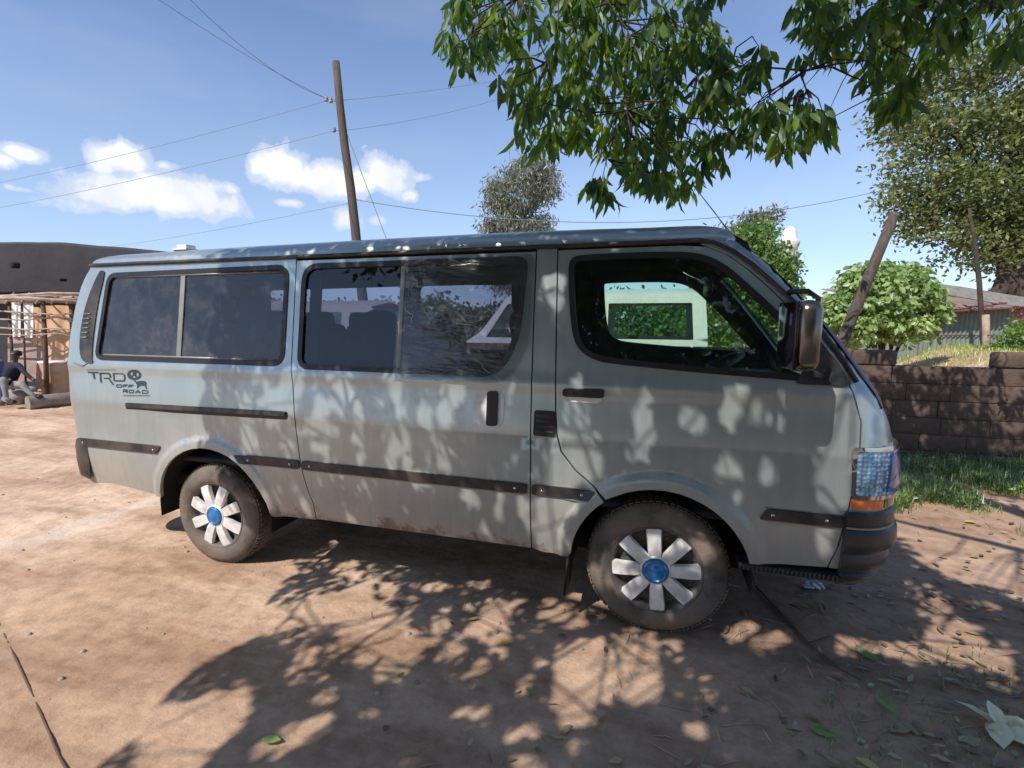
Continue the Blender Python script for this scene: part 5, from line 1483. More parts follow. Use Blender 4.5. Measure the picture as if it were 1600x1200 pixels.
for o in COL.objects:
    if o.name.startswith('grass') and 'label' not in o: tag(o, 'dark green weedy grass along the foot of the low wall and in the near right corner', 'grass', kind='stuff')
o = mw.build('ground_cover', M['weed'], None, False); tag(o, 'small leafy weeds among the grass at the foot of the low wall', 'weeds', kind='stuff')

# small weed bush and red leaves at the right edge
q = at_d(1590, 545, 8.6); wb = thing('weed_bush', (q.x, q.y, gz(q.x, q.y)), 'small bright green weed bush at the right edge before the shed', 'bush')
random.seed(73); mb = foliage([blob(1590, 530, 8.6, 24, 22), blob(1620, 520, 8.6, 30, 30), blob(1560, 548, 8.6, 22, 10)], 2600, .06, .6, .06, 8); mb.build('leaves', M['leaf4'], wb, smooth=False)
q = at_d(1620, 486, 4.2); rb = thing('red_leaf_sprig', q, 'sprig of reddish leaves poking in at the right edge before the shed', 'sprig')
random.seed(74); mb = MB()
for (x, y) in ((1590, 482), (1600, 478), (1610, 488), (1598, 488), (1620, 480), (1606, 496)): leaf_cluster(mb, at_d(x, y, 4.2), 5, .06, .028, droop=.3, spread=.02)
mb.build('leaves', M['redleaf'], rb, smooth=False)
mb = MB(); mb.tube([at_d(1592, 484, 4.2), at_d(1625, 480, 4.2), at_d(1700, 470, 4.3), at_d(1760, 560, 4.3), at_d(1765, 640, 4.3)], [.004, .006, .012, .016, .02], 6); mb.build('twig', M['bark'], rb)

# ---- white minibuses seen through the windows
def white_bus(x0, x1, nose_left, Y, label):
    """x0 tail..x1 nose in metres along X; simple but true minibus: body with window openings, wheels, roof"""
    L = abs(x1-x0); root = thing('white_minibus', ((x0+x1)/2, Y+.85, gz0((x0+x1)/2, Y)), label, 'minibus', 'white minibuses parked behind')
    g = gz0((x0+x1)/2, Y); H = 1.98
    def X(t): return x1-t*L if nose_left is False else x1+t*L      # t measured from the nose
    sill, belt, top = g+.32, g+1.18, g+1.80
    prof = [(0.02, .35), (0.0, .8), (.03, 1.08), (.115, 1.30), (.22, 1.82), (.24, 1.86), (.985, 1.86), (1.0, 1.2), (.995, .35)]
    # side skins with window holes via CDT
    def skin(y, name='body'):
        mb = MB(); out = resample([(t, z) for t, z in prof], .05)
        holes = [rounded(h, .012) for h in ([(.135, 1.20), (.30, 1.20), (.30, 1.72), (.225, 1.72)], [(.335, 1.20), (.60, 1.20), (.60, 1.72), (.335, 1.72)], [(.635, 1.20), (.95, 1.20), (.94, 1.72), (.635, 1.72)])]
        for cx_ in (.19, .78):
            r_ = .075; out2 = []
        pts = []; ed = []
        for lp in [out]+holes:
            i0 = len(pts); pts += lp; ed += [(i0+k_, i0+(k_+1) % len(lp)) for k_ in range(len(lp))]
        r_ = geometry.delaunay_2d_cdt([Vector(p) for p in pts], ed, [], 0, 1e-6)
        for v in r_[0]: mb.vert((X(v.x), y+(max(0, v.y-1.1)*.12)*(1 if y < Y+.5 else -1), g+v.y))
        for f in r_[2]:
            c_ = (sum(r_[0][i].x for i in f)/3, sum(r_[0][i].y for i in f)/3)
            if in_poly(c_, out) and not any(in_poly(c_, h) for h in holes): mb.face(f)
        return mb, holes
    m1, holes = skin(Y); m2, _ = skin(Y+1.68)
    base = len(m1.v); m1.v += m2.v; m1.f += [tuple(i+base for i in f) for f in m2.f]; m1.mi += m2.mi
    # roof, nose, tail as a lofted band
    a = []; 
    for (t, z) in prof:
        yy = max(0, z-1.1)*.12; a.append((m1.vert((X(t), Y+yy, g+z)), m1.vert((X(t), Y+.84, g+z+(.10 if z > 1.8 else 0))), m1.vert((X(t), Y+1.68-yy, g+z))))
    for i, (p, q_) in enumerate(zip(a, a[1:])):
        if i == 3: continue
        m1.face((p[0], q_[0], q_[1], p[1])); m1.face((p[1], q_[1], q_[2], p[2]))
    seen = {}; rp_ = []
    for i, v in enumerate(m1.v): rp_.append(seen.setdefault((round(v[0], 3), round(v[1], 3), round(v[2], 3)), i))
    m1.f = [tuple(rp_[i] for i in f) for f in m1.f]
    o = m1.build('body', M['white_paint'], root, True, autosmooth=30)
    for h in holes:
        for y in (Y+.03, Y+1.65):
            mg = MB(); mg.face([mg.vert((X(t), y+(max(0, z-1.1)*.12)*(1 if y < Y+.5 else -1), g+z)) for t, z in h])
            mg.build('window_pane', M['glass_c'], root, False)
    mg = MB(); mg.quad((X(.118), Y+.08, g+1.30), (X(.118), Y+1.6, g+1.30), (X(.218), Y+1.55, g+1.80), (X(.218), Y+.13, g+1.80)); mg.build('windscreen', M['glass_t'], root, False)
    for t in (.19, .79):
        for (y, s_) in ((Y-.01, -1), (Y+1.69, 1)):
            mt = MB(); mt.lathe((X(t), y, g+.32), (0, s_, 0), [(0, .0), (.17, .0), (.18, .01), (.30, 0), (.32, -.05), (.32, -.18), (.2, -.2)], 28); mt.build('wheel', M['tyre'], root)
    mt = MB(); mt.box((X(.0)-(-.03 if nose_left is False else .03), Y+.84, g+.52), (.10, 1.66, .2), bev=.03); mt.build('bumper', M['plastic'], root)
    for t in (.36, .55, .72):
        ms = MB(); ms.box((X(t), Y+.84, g+.92), (.16, 1.3, .6), bev=.05); ms.build('seat', M['seat'], root)
BY = 5.6
xb0 = at_y(712, 500, BY).x; xb1 = at_y(1108, 500, BY).x
white_bus(xb1, xb0, True, BY, 'white minibus facing left, seen through the front door window of the nearer van')
xa1 = at_y(668, 500, BY+.5).x; xa0 = at_y(300, 500, BY+.5).x
white_bus(xa0, xa0+4.9 if False else xa1, False, BY+.5, 'white minibus facing right, seen through the middle and rear windows of the nearer van')

# ------------------------------------------------------------------ yard on the left
HD = 10.6
def P_(px, py, D=HD): return at_d(px, py, D)
hb = thing('mud_building', (P_(40, 560, 12.).x, P_(40, 560, 12.).y, gz0(-10, 5)), 'mud plastered building coloured dark as if shaded, with a low domed roof, left edge', 'building')
mb = MB(); rings = []
# front wall: thick plaster slab with soft edges, behind the rack of sticks
A = P_(-420, 455, 11.5); B = P_(330, 455, 12.5)
for s_ in [i/40 for i in range(41)]:
    p = A+(B-A)*s_; px_ = -420+750*s_
    zt = P_(px_, 382+(.0 if px_ < 100 else (px_-100)*.085), 11.5+s_).z+.03*noise.noise(Vector((s_*14, 0, 0)))
    zb = P_(px_, 457, 11.5+s_).z
    nrm_ = Vector((B-A)).cross(Vector((0, 0, 1))).normalized()
    if nrm_.y > 0: nrm_ = -nrm_
    ov = .35
    rings.append([mb.vert((p.x, p.y, gz0(p.x, p.y)-.3)), mb.vert((p.x, p.y, zb-.02)), mb.vert((p.x+nrm_.x*ov, p.y+nrm_.y*ov, zb+.03*noise.noise(Vector((s_*20, 3, 0))))), mb.vert((p.x+nrm_.x*(ov+.03), p.y+nrm_.y*(ov+.03), (zb+zt)/2)), mb.vert((p.x+nrm_.x*(ov-.02), p.y+nrm_.y*(ov-.02), zt-.06)), mb.vert((p.x+nrm_.x*(ov-.12), p.y+nrm_.y*(ov-.12), zt)), mb.vert((p.x-nrm_.x*3, p.y-nrm_.y*3, zt+.25)), mb.vert((p.x-nrm_.x*5, p.y-nrm_.y*5, gz0(p.x, p.y)))])
for r1, r2 in zip(rings, rings[1:]):
    for k in range(7): mb.face((r1[k], r2[k], r2[k+1], r1[k+1]))
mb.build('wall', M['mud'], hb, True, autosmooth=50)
mb = MB()
for (x, y, r) in ((20, 414, 6), (95, 437, 3)):
    q = P_(x, y, 11.12+.0); mb.lathe(q, (0, -1, 0), [(r*.012, -.10), (r*.0115, .02), (r*.006, .03), (0, .03)], 10)
mb.build('hole', M['seam'], hb)
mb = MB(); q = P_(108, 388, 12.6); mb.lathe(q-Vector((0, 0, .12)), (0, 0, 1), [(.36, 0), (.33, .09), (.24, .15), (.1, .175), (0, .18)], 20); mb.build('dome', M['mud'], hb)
ch = P_(292, 398, 15); cm = thing('chimney_stack', (ch.x, ch.y, gz0(ch.x, ch.y)), 'small pale brick chimney showing above the rear of the van roof', 'chimney')
mb = MB(); g_ = gz0(ch.x, ch.y); zt = P_(292, 393, 15).z
mb.box((ch.x, ch.y, (g_+zt)/2), (.45, .45, zt-g_)); mb.build('shaft', M['block'], cm, False)
mb = MB(); mb.box((ch.x, ch.y, zt+.04), (.50, .50, .06), bev=.01); mb.box((ch.x, ch.y, zt+.12), (.34, .34, .10), bev=.01); mb.build('cap', M['plaster'], cm, False)

# stick rack with hung sheets
rk = thing('stick_rack', (P_(60, 620).x, P_(60, 620).y, gz0(-11, 4)), 'rough rack of thin sticks with a flat stick roof against the mud building', 'rack')
random.seed(81)
mb = MB()
def g_at(px, D):
    q = P_(px, 560, D); return gz(q.x, q.y)
def vert_stick(px, ptop, D, r, m=None, lean=0):
    q = P_(px, ptop, D); b = P_(px+lean, 560, D); mb.tube([Vector((b.x, b.y, gz(b.x, b.y)-.1)), (q+Vector((b.x, b.y, (q.z)*.4)))/2*1.0 if False else Vector(((q.x+b.x)/2+.02, (q.y+b.y)/2, q.z*.5)), q], [r, r*.95, r*.85], 7)
for (px, t, D, r) in ((67, 468, 10.2, .045), (14, 470, 10.2, .03), (34, 470, 10.25, .02), (-20, 466, 10.2, .04), (110, 468, 10.3, .04), (150, 466, 10.4, .04), (36, 468, 10.9, .03), (-60, 466, 10.5, .04)): vert_stick(px, t, D, r, lean=random.uniform(-2, 2))
mb.build('upright_stick', M['darkstick'], rk)
mb = MB()
for i in range(16):
    y = 459+random.uniform(0, 14); x0 = random.uniform(-150, 10); x1 = random.uniform(120, 260); D0 = random.uniform(9.8, 11); D1 = D0+random.uniform(-.3, .3)
    mb.tube([P_(x0, y+random.uniform(-4, 4), D0), P_((x0+x1)/2, y+random.uniform(-3, 3), (D0+D1)/2), P_(x1, y+random.uniform(-3, 6), D1)], random.uniform(.014, .028), 6)
for i in range(9):
    x = -40+i*24; mb.tube([P_(x, 474, 9.9), P_(x+14, 458, 11.)], .02, 6)
mb.build('roof_stick', M['stick'], rk)
mb = MB()
for (y, d_) in ((497, 0), (521, 1), (486, 2), (512, 2)):
    mb.tube([P_(-60+d_*30, y, 10.15), P_(40, y+3, 10.15), P_(90, y+random.uniform(-4, 6), 10.15), P_(112, y+4, 10.15)], random.uniform(.010, .018), 6)
mb.build('cross_stick', M['stick'], rk)
def hang_sheet(name, pts, D, m, label, cat, wav=.03):
    (x0, y0), (x1, y1) = pts; mb = MB(); n = 14; rows = []
    for j in range(9):
        row = []
        for i in range(n+1):
            s_, t = i/n, j/8; q = at_d(x0+(x1-x0)*s_, y0+(y1-y0)*t, D+wav*sin(s_*9+t*2)*(.3+t)); row.append(mb.vert(q))
        rows.append(row)
    for r1, r2 in zip(rows, rows[1:]):
        for i in range(n): mb.face((r1[i], r1[i+1], r2[i+1], r2[i]))
    return tag(mb.build(name, m, None), label, cat)
hang_sheet('orange_sheet', ((70, 477), (109, 568)), 10.75, M['orange'], 'orange tan sheet hung at the right end of the stick rack', 'sheet')
hang_sheet('orange_sheet', ((52, 480), (65, 540)), 10.75, M['orange'], 'narrow strip of orange tan sheet left of the thick rack post', 'sheet', .01)
hang_sheet('white_sheet', ((18, 470), (32, 526)), 10.75, M['whitesheet'], 'left white sheet hung on the stick rack', 'sheet', .02)
hang_sheet('white_sheet', ((36, 474), (52, 528)), 10.75, M['whitesheet'], 'right white sheet hung on the stick rack', 'sheet', .02)
hang_sheet('board', ((12, 527), (66, 596)), 10.8, M['greyboard'], 'dusty pinkish board leaning below the white sheets of the rack', 'board', .005)
# drum, log, stones
q = gpt(95, 626); q = Vector((q.x, q.y, gz(q.x, q.y))); k = project(q)[2]/FOC
dr = thing('tree_stump', q, 'short upright cut stump with pale top and orange brown side behind the log', 'stump')
hh = 62*k; ax_ = Vector((-.12, 0, 1)).normalized()
def stump_ring(mb, r, h, w=.05, n=30):
    return [mb.vert(q+ax_*h+Vector((cos(2*pi*i/n), sin(2*pi*i/n), 0))*r*(1+w*noise.noise(Vector((cos(2*pi*i/n)*2, sin(2*pi*i/n)*2, h*1.5))))) for i in range(n)]
mb = MB(); rr = [stump_ring(mb, r, h) for r, h in ((24*k, -.05), (21.5*k, .04), (20.5*k, hh*.3), (20.5*k, hh*.6), (21.5*k, hh*.9), (21.3*k, hh*.98))]
for r1, r2 in zip(rr, rr[1:]):
    for i in range(30): mb.face((r1[i], r1[(i+1) % 30], r2[(i+1) % 30], r2[i]))
mb.build('bark', M['rust'], dr)
mb = MB(); r1 = stump_ring(mb, 21.2*k, hh*.975); r2 = stump_ring(mb, 20*k, hh*1.01); c0 = mb.vert(q+ax_*hh*1.02)
for i in range(30): mb.face((r1[i], r1[(i+1) % 30], r2[(i+1) % 30], r2[i])); mb.face((r2[i], r2[(i+1) % 30], c0))
mb.build('cut_top', M['whitesheet'], dr)
la = gpt(44, 640); lb = gpt(150, 628); r_ = .13
mb = MB(); la.z = gz(la.x, la.y)+r_*.9; lb.z = gz(lb.x, lb.y)+r_*.9
mb.tube([la+(lb-la)*i/8+Vector((0, 0, .008*noise.noise(Vector((i, 0, 0))))) for i in range(9)], [r_*(1+.06*noise.noise(Vector((i*.8, 3, 0)))) for i in range(9)], 16)
tag(mb.build('log', M['log'], None, True, autosmooth=50), 'thick grey log lying on the bare ground in front of the cut stump', 'log')
random.seed(83)
def rock(mb, c, r, seed):
    n = 10; rings = []
    for j in range(1, 7):
        th = pi*j/7; rings.append([mb.vert(c+Vector((sin(th)*cos(2*pi*i/n), sin(th)*sin(2*pi*i/n), cos(th)*.7))*r*(1+.35*noise.noise(Vector((i*.9+seed, j*.9, seed))))) for i in range(n)])
    for r1, r2 in zip(rings, rings[1:]):
        for i in range(n): mb.face((r1[i], r2[i], r2[(i+1) % n], r1[(i+1) % n]))
    mb.face(rings[0]); mb.face(rings[-1][::-1])
for i, (x, y, r, lb_) in enumerate(((62, 622, .13, 'pale stone just left of the cut stump'), (36, 630, .10, 'small grey stone beside the left end of the log'), (50, 612, .12, 'grey stone under the sitting person\'s feet'), (28, 618, .14, 'big grey stone between the person and the log'), (-6, 634, .12, 'stone at the very left edge on the bare ground'), (74, 606, .13, 'stone half hidden behind the cut stump'))):
    q = gpt(x, y); mb = MB(); rock(mb, Vector((q.x, q.y, q.z+r*.35)), r, i*3.1); tag(mb.build('stone', M['stone'], None), lb_, 'stone', 'stones around the log')

# seated person at the left edge
def skin_body(name, joints, edges, m, parent, sub=2):
    me = bpy.data.meshes.new(name); org = ORG[parent.name]
    me.from_pydata([Vector(j[0])-org for j in joints], edges, []); me.materials.append(m)
    o = bpy.data.objects.new(name, me); COL.objects.link(o); o.parent = parent; ORG[o.name] = org
    sk = o.modifiers.new('skin', 'SKIN'); 
    for i, j in enumerate(joints): 
        v = me.skin_vertices[0].data[i] if me.skin_vertices else None
        if v: v.radius = (j[1], j[1])
    sb = o.modifiers.new('sub', 'SUBSURF'); sb.levels = sub; sb.render_levels = sub
    return o
def person():
    D = 10.1; k = D/FOC
    g = gpt(12, 628); base = Vector((g.x, g.y, g.z))
    root = thing('person', base, 'person in dark navy top and grey trousers sitting low among the stones', 'person')
    def W_(px, py, dd=0): return at_d(px, py, D+dd)
    J = [(W_(14, 598), .13), (W_(18, 585), .13), (W_(20, 574), .135), (W_(22, 567), .07), (W_(23, 562), .05), (W_(23.5, 556), .085), (W_(23.5, 549.5), .08),
         (W_(30, 571, -.15), .055), (W_(39, 583, -.3), .042), (W_(50, 592, -.35), .032), (W_(55, 595, -.36), .03),
         (W_(12, 572, .12), .055), (W_(6, 584, .2), .042), (W_(14, 592, -.1), .032), (W_(18, 595, -.15), .03)]
    E = [(0, 1), (1, 2), (2, 3), (3, 4), (4, 5), (5, 6), (2, 7), (7, 8), (8, 9), (9, 10), (2, 11), (11, 12), (12, 13), (13, 14)]
    L1 = [(W_(12, 602, -.05), .085), (W_(4, 592, -.45), .065), (W_(8, 610, -.45), .05), (W_(10, 624, -.45), .04), (W_(17, 626, -.5), .032)]
    L2 = [(W_(18, 602, -.05), .085), (W_(34, 600, -.42), .065), (W_(44, 611, -.42), .05), (W_(52, 618, -.42), .04), (W_(58, 618, -.45), .032)]
    n = len(J); J += L1+L2
    E += [(0, n), (n, n+1), (n+1, n+2), (n+2, n+3), (n+3, n+4), (0, n+5), (n+5, n+6), (n+6, n+7), (n+7, n+8), (n+8, n+9)]
    return root, J, E, W_
root, J, E, W_ = person()
def skinned_mesh(J, E, lvl=2):
    me = bpy.data.meshes.new('tmp'); me.from_pydata([j[0] for j in J], E, [])
    o = bpy.data.objects.new('tmp', me); COL.objects.link(o)
    o.modifiers.new('skin', 'SKIN')
    bpy.context.view_layer.update()
    if not me.skin_vertices:
        bpy.context.view_layer.objects.active = o; o.select_set(True)
    for i, j in enumerate(J): me.skin_vertices[0].data[i].radius = (j[1], j[1])
    me.skin_vertices[0].data[0].use_root = True
    sb = o.modifiers.new('s', 'SUBSURF'); sb.levels = lvl; sb.render_levels = lvl
    dg = bpy.context.evaluated_depsgraph_get(); ev = o.evaluated_get(dg); em = bpy.data.meshes.new_from_object(ev)
    bpy.data.objects.remove(o); return em
em = skinned_mesh(J, E)
org = ORG[root.name]
for v in em.vertices: v.co -= org
em.materials.clear()
for m in (M['skin'], M['navy'], M['greycloth']): em.materials.append(m)
zsh = W_(22, 565).z-org.z; 
for p in em.polygons:
    c_ = p.center+org; px, py, _ = project(c_); p.use_smooth = True
    hand = min((c_-J[i][0]).length for i in (10, 14)) < .07
    foot = min((c_-J[i][0]).length for i in (19, 24)) < .10
    if hand: p.material_index = 0
    elif py < 567: p.material_index = 0
    elif min((c_-J[i][0]).length for i in range(15, 25)) < min((c_-J[i][0]).length for i in (1, 2, 7, 8, 9, 11, 12, 13)): p.material_index = 2
    else: p.material_index = 1
    if foot: p.material_index = 0
o = bpy.data.objects.new('body', em); COL.objects.link(o); o.parent = root; ORG[o.name] = org
mb = MB(); hc_ = W_(23.5, 552); rock(mb, hc_+Vector((0, .02, -.005)), .092, 1.); mb.build('hair', M['hair'], root)
mb = MB()
for i in (19, 24): mb.box(J[i][0]+Vector((.03, 0, -.015)), (.22, .09, .07), rz=-.2, bev=.03)
mb.build('shoe', M['black'], root)
# seat stone below the person
q = gpt(10, 620); mb = MB(); rock(mb, Vector((W_(14, 606).x, W_(14, 606).y+.1, gz(q.x, q.y)+.12)), .22, 9.); tag(mb.build('stone', M['stone'], None), 'large stone the person sits on', 'stone', 'stones around the log')
q = P_(-2, 570, 10.3); mb = MB(); mb.box((q.x, q.y, (q.z+gz(q.x, q.y))/2-.05), (.16, .16, q.z-gz(q.x, q.y)+.3), bev=.05)
tag(mb.build('blue_container', basic('blue_plastic', (.10, .16, .32), .5), None), 'blue container standing behind the sitting person at the left edge', 'container')

# ------------------------------------------------------------------ ground litter
random.seed(91)
mb = MB()
for _ in range(420):       # pebbles and clods
    x = random.uniform(-6, 4); y = random.uniform(-1.7, 4.); r = random.choice([.003, .004, .006, .009, .012])*random.uniform(.7, 1.3)
    c = Vector((x, y, gz(x, y)+r*.3)); n = 6
    top = mb.vert(c+Vector((0, 0, r*.7))); ring = [mb.vert(c+Vector((cos(2*pi*i/n)*r*random.uniform(.7, 1.2), sin(2*pi*i/n)*r*random.uniform(.7, 1.2), 0))) for i in range(n)]; bot = [mb.vert((mb.v[i][0], mb.v[i][1], c.z-r)) for i in ring]
    for i in range(n): mb.face((top, ring[i], ring[(i+1) % n])); mb.face((ring[i], bot[i], bot[(i+1) % n], ring[(i+1) % n]))
tag(mb.build('gravel', M['stone'], None, True), 'scattered grit, small stones and clods on the dirt', 'gravel', kind='stuff')
mb = MB()
def flat_leaf(mb, P, L, w, rot=None, lift=.012, tilt=.25):
    a = rot if rot is not None else random.uniform(0, 2*pi)
    d = Vector((cos(a), sin(a), random.uniform(-tilt, tilt)*.5)); s_ = Vector((-sin(a), cos(a), random.uniform(-tilt, tilt)))
    leaf_verts(mb, Vector((P.x, P.y, gz(P.x, P.y)+lift)), d, s_, L, w, fold=random.uniform(-.2, .4), curl=random.uniform(-.15, .1))
c_ = 0
while c_ < 330:
    px = random.uniform(600, 1650); py = random.uniform(760, 1230)
    dens = sstep(1150, 1500, px)*.9+.08
    if random.random() > dens: continue
    P = gpt(px, py)
    if P.y > 3.6: continue
    c_ += 1; flat_leaf(mb, P, random.uniform(.02, .07), random.uniform(.01, .03))
tag(mb.build('leaf_litter', M['litter'], None, False), 'dry leaf litter strewn under the tree', 'leaves', kind='stuff')
mb = MB()
for _ in range(170):
    px = random.uniform(500, 1640); py = random.uniform(830, 1230)
    if random.random() > sstep(500, 1300, px)+.1: continue
    P = gpt(px, py); a = random.uniform(0, pi); L = random.uniform(.03, .16); d = Vector((cos(a), sin(a), 0)); m_ = P+d*L*.5+Vector((random.uniform(-.01, .01), random.uniform(-.01, .01), 0)); e_ = P+d*L
    mb.tube([Vector((P.x, P.y, gz(P.x, P.y)+.004)), Vector((m_.x, m_.y, gz(m_.x, m_.y)+.007)), Vector((e_.x, e_.y, gz(e_.x, e_.y)+.004))], [.002, .0022, .001], 4)
tag(mb.build('twig_litter', M['stick'], None), 'small dry twigs scattered on the dirt', 'twigs', kind='stuff')
for (px, py, L, w, rot, m, lab) in (
    (1338, 1018, .10, .055, -1.0, 'fallen', 'broad green fallen leaf on the shaded dirt in front of the bumper'),
    (1368, 1095, .10, .045, -1.2, 'fallen', 'long yellow green fallen leaf upright looking, right of the front wheel'),
    (1262, 1140, .09, .05, -.3, 'fallen', 'dark green fallen leaf low in the middle of the near right dirt'),
    (408, 1158, .075, .04, .2, 'fallen', 'bright green fallen leaf in the sunlit spot at the lower left'),
    (448, 1000, .08, .02, 1.6, 'fallenyel', 'narrow yellow green leaf at the edge of the tree shade left of centre'),
    (780, 1008, .055, .03, .3, 'fallenyel', 'small yellow leaf in the dappled shade below the sliding door'),
    (1505, 822, .07, .045, 0., 'fallenyel', 'yellow leaf at the edge of the weeds right of the bumper'),
    (1390, 1150, .11, .05, .6, 'litter', 'curled pale leaf left of the white scrap'),
    (1500, 1168, .06, .045, .2, 'litter', 'small tan leaf just left of the white scrap'),
    (1335, 1190, .08, .04, -.5, 'fallenyel', 'yellowing leaf at the very bottom right of centre')):
    mb = MB(); flat_leaf(mb, gpt(px, py), L, w, rot, .014, .1); tag(mb.build('fallen_leaf', M[m], None, False), lab, 'leaf', 'single fallen leaves')
# branch lying beside the front wheel
mb = MB(); pts = [gpt(x, y) for x, y in ((1180, 925), (1215, 960), (1262, 1010), (1310, 1050), (1345, 1068))]
mb.tube([p+Vector((0, 0, .008)) for p in pts], [.004, .006, .006, .004, .002], 6)
mb.tube([pts[2]+Vector((0, 0, .008)), gpt(1300, 1000)+Vector((0, 0, .01))], [.003, .0015], 5)
tag(mb.build('fallen_branch', M['darkstick'], None), 'thin dry branch lying on the dirt to the right of the front wheel', 'branch')
mb = MB(); pts = [gpt(x, y) for x, y in ((-40, 905), (-5, 965), (22, 1020), (45, 1070), (68, 1125), (92, 1175), (125, 1240))]
mb.tube([p+Vector((.004*math.sin(i*2.1), 0, .002)) for i, p in enumerate(pts)], .0045, 6)
tag(mb.build('cord', M['darkstick'], None), 'thin dark cord lying across the sunlit dirt in the lower left corner', 'cord')
# pale torn scrap, bottom right
q = gpt(1562, 1150); sc_ = thing('pale_scrap', q, 'crumpled white and pale yellow flower shaped scrap in the bottom right corner', 'litter')
mb = MB()
for (a, L, w, up) in ((2.3, .13, .06, .35), (1.5, .10, .055, .8), (.3, .12, .07, .3), (-.7, .11, .07, .2), (-2.0, .10, .07, .15), (3.4, .05, .05, .2)):
    d = Vector((cos(a), sin(a), up)); leaf_verts(mb, q+Vector((0, 0, .015)), d, Vector((-sin(a), cos(a), .3)), L, w, .35, .2)
rock(mb, q+Vector((0, 0, .012)), .035, 4.)
mb.build('torn_flap', M['peel'], sc_, True)
# wrapper under the bumper
q = gpt(1272, 925); mb = MB(); q.z = gz(q.x, q.y)+.02
for k in range(4): mb.box(q+Vector((k*.018-.03, .01*(k % 2), .004*k)), (.045, .05, .012), rz=k*.7, rx=.3*k, bev=.005)
tag(mb.build('wrapper', M['wrap'], None), 'crumpled blue and white wrapper lying under the front bumper', 'litter')

# ------------------------------------------------------------------ sun, sky, clouds
sun = bpy.data.lights.new('sun', 'SUN'); sun.energy = 5.0; sun.angle = radians(.38); sun.color = (1., .94, .86)
so = bpy.data.objects.new('sun', sun); COL.objects.link(so); so.rotation_euler = SUN.to_track_quat('Z', 'Y').to_euler(); so.location = SUN*30
w = bpy.data.worlds.new('World'); SC.world = w; w.use_nodes = True; nt = w.node_tree; nt.nodes.clear(); L = nt.links
out = nd(nt, 'ShaderNodeOutputWorld'); bg = nd(nt, 'ShaderNodeBackground'); L.new(bg.outputs[0], out.inputs[0]); bg.inputs[1].default_value = .12
sky = nd(nt, 'ShaderNodeTexSky'); sky.sky_type = 'NISHITA'; sky.sun_disc = False
sky.sun_elevation = asin(SUN.z); sky.sun_rotation = atan2(SUN.x, SUN.y); sky.altitude = 1800; sky.dust_density = 1.2; sky.ozone_density = 1.4; sky.air_density = 1.0
tcn = nd(nt, 'ShaderNodeTexCoord'); sp = nd(nt, 'ShaderNodeSeparateXYZ'); L.new(tcn.outputs['Generated'], sp.inputs[0])
def mth(op, a, b=None, c=None, clamp=False):
    n = nd(nt, 'ShaderNodeMath', operation=op, use_clamp=clamp)
    for i, v in enumerate((a, b, c)):
        if v is None: continue
        if isinstance(v, (int, float)): n.inputs[i].default_value = v
        else: L.new(v, n.inputs[i])
    return n.outputs[0]
az = mth('ARCTAN2', sp.outputs[0], sp.outputs[1]); el = mth('ARCSINE', sp.outputs[2])
def azel(px, py):
    d = Vector(ray(px, py)).normalized(); return atan2(d.x, d.y), asin(d.z)
mask = None
for (px, py, rx, ry, s_) in ((185, 247, 52, 26, 1.), (165, 262, 34, 14, .8), (250, 300, 110, 30, 1.), (210, 310, 90, 22, .9), (310, 315, 75, 24, .95), (258, 258, 20, 9, .7), (200, 290, 60, 22, .9), (345, 295, 36, 12, .7),
                     (440, 262, 48, 30, 1.), (500, 280, 70, 26, 1.), (605, 275, 36, 28, 1.), (560, 282, 50, 20, .9), (642, 306, 15, 10, .8), (452, 317, 24, 7, .7), (540, 344, 26, 18, .8), (30, 240, 42, 15, .9), (5, 248, 30, 16, .85), (655, 278, 22, 7, .5), (25, 294, 24, 6, .45),
                     (1180, 372, 60, 8, .35), (120, 320, 50, 14, .5), (590, 345, 20, 9, .5), (-150, 230, 90, 40, 1.), (-300, 300, 120, 30, 1.), (2000, 300, 160, 40, 1.)):
    a0, e0 = azel(px, py); a1, _ = azel(px+rx, py); _, e1 = azel(px, py-ry)
    dx = mth('DIVIDE', mth('SUBTRACT', az, a0), abs(a1-a0)); dy = mth('DIVIDE', mth('SUBTRACT', el, e0), abs(e1-e0))
    r2 = mth('ADD', mth('MULTIPLY', dx, dx), mth('MULTIPLY', dy, dy))
    v = mth('MULTIPLY', mth('POWER', 2.718, mth('MULTIPLY', r2, -.8)), s_)
    mask = v if mask is None else mth('MAXIMUM', mask, v)
cn = nd(nt, 'ShaderNodeTexNoise', i_Scale=26., i_Detail=9., i_Roughness=.58, i_Distortion=.3); L.new(tcn.outputs['Generated'], cn.inputs['Vector'])
mk = mth('ADD', mask, mth('MULTIPLY', mth('SUBTRACT', cn.outputs[0], .5), 1.25))
rp = ramp(nt, [(.22, (0, 0, 0)), (.44, (.42, .42, .42)), (.76, (1, 1, 1))]); rp.color_ramp.interpolation = 'EASE'; L.new(mk, rp.inputs[0])
low = mth('MULTIPLY', rp.outputs[0], mth('GREATER_THAN', mask, .06))
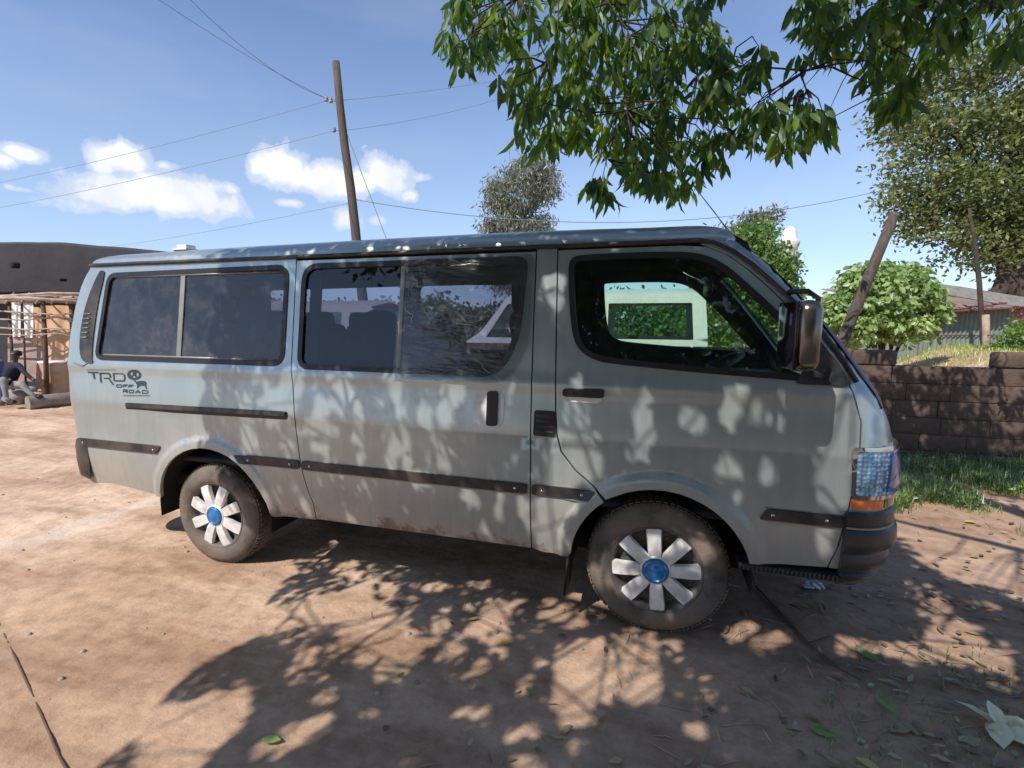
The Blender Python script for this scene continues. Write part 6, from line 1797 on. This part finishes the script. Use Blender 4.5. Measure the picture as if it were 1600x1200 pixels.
# thin high haze streaks
cn2 = nd(nt, 'ShaderNodeTexNoise', i_Scale=2.2, i_Detail=5., i_Roughness=.5); mpp = nd(nt, 'ShaderNodeMapping'); mpp.inputs['Scale'].default_value = (1, 1, 4.); L.new(tcn.outputs['Generated'], mpp.inputs[0]); L.new(mpp.outputs[0], cn2.inputs['Vector'])
hz = ramp(nt, [(.5, (0, 0, 0)), (.9, (.16, .16, .16))]); L.new(cn2.outputs[0], hz.inputs[0])
fac = mth('MAXIMUM', low, hz.outputs[0])
tint = nd(nt, 'ShaderNodeMix', data_type='RGBA', blend_type='MULTIPLY'); tint.inputs[0].default_value = 1; L.new(sky.outputs[0], tint.inputs[6]); tint.inputs[7].default_value = (1.3, 1.42, 1.60, 1)
cn3 = nd(nt, 'ShaderNodeTexNoise', i_Scale=14., i_Detail=6.); L.new(tcn.outputs['Generated'], cn3.inputs['Vector'])
cr_ = ramp(nt, [(.35, (6.9, 7.3, 8.1)), (.6, (8.6, 8.7, 8.9))]); L.new(cn3.outputs[0], cr_.inputs[0])
mxs = nd(nt, 'ShaderNodeMix', data_type='RGBA'); L.new(fac, mxs.inputs[0]); L.new(tint.outputs[2], mxs.inputs[6]); L.new(cr_.outputs[0], mxs.inputs[7])
hzf = nd(nt, 'ShaderNodeMapRange', i_1=0., i_2=.55, i_3=.52, i_4=.06, interpolation_type='SMOOTHSTEP'); L.new(sp.outputs[2], hzf.inputs[0])
hm = nd(nt, 'ShaderNodeMix', data_type='RGBA'); L.new(hzf.outputs[0], hm.inputs[0]); L.new(tint.outputs[2], hm.inputs[6]); hm.inputs[7].default_value = (4.9, 5.9, 7.4, 1); L.new(hm.outputs[2], mxs.inputs[6])
L.new(mxs.outputs[2], bg.inputs[0])

# ------------------------------------------------------------------ camera
cam = bpy.data.cameras.new('camera'); co = bpy.data.objects.new('camera', cam); COL.objects.link(co)
Rm = Matrix((RR, UU, tuple(-v for v in VV))).transposed()
co.matrix_world = Matrix.Translation(Vector(C)) @ Rm.to_4x4()
cam.sensor_width = 36; cam.lens = 36*FOC/1600; cam.shift_x = (800-PPX)/1600; cam.clip_end = 3000; cam.clip_start = .05
SC.camera = co
SC.view_settings.view_transform = 'Standard'; SC.view_settings.look = 'None'; SC.view_settings.exposure = 0; SC.view_settings.gamma = 1
SC.cycles.max_bounces = 8; SC.cycles.transparent_max_bounces = 24; SC.cycles.use_denoising = True
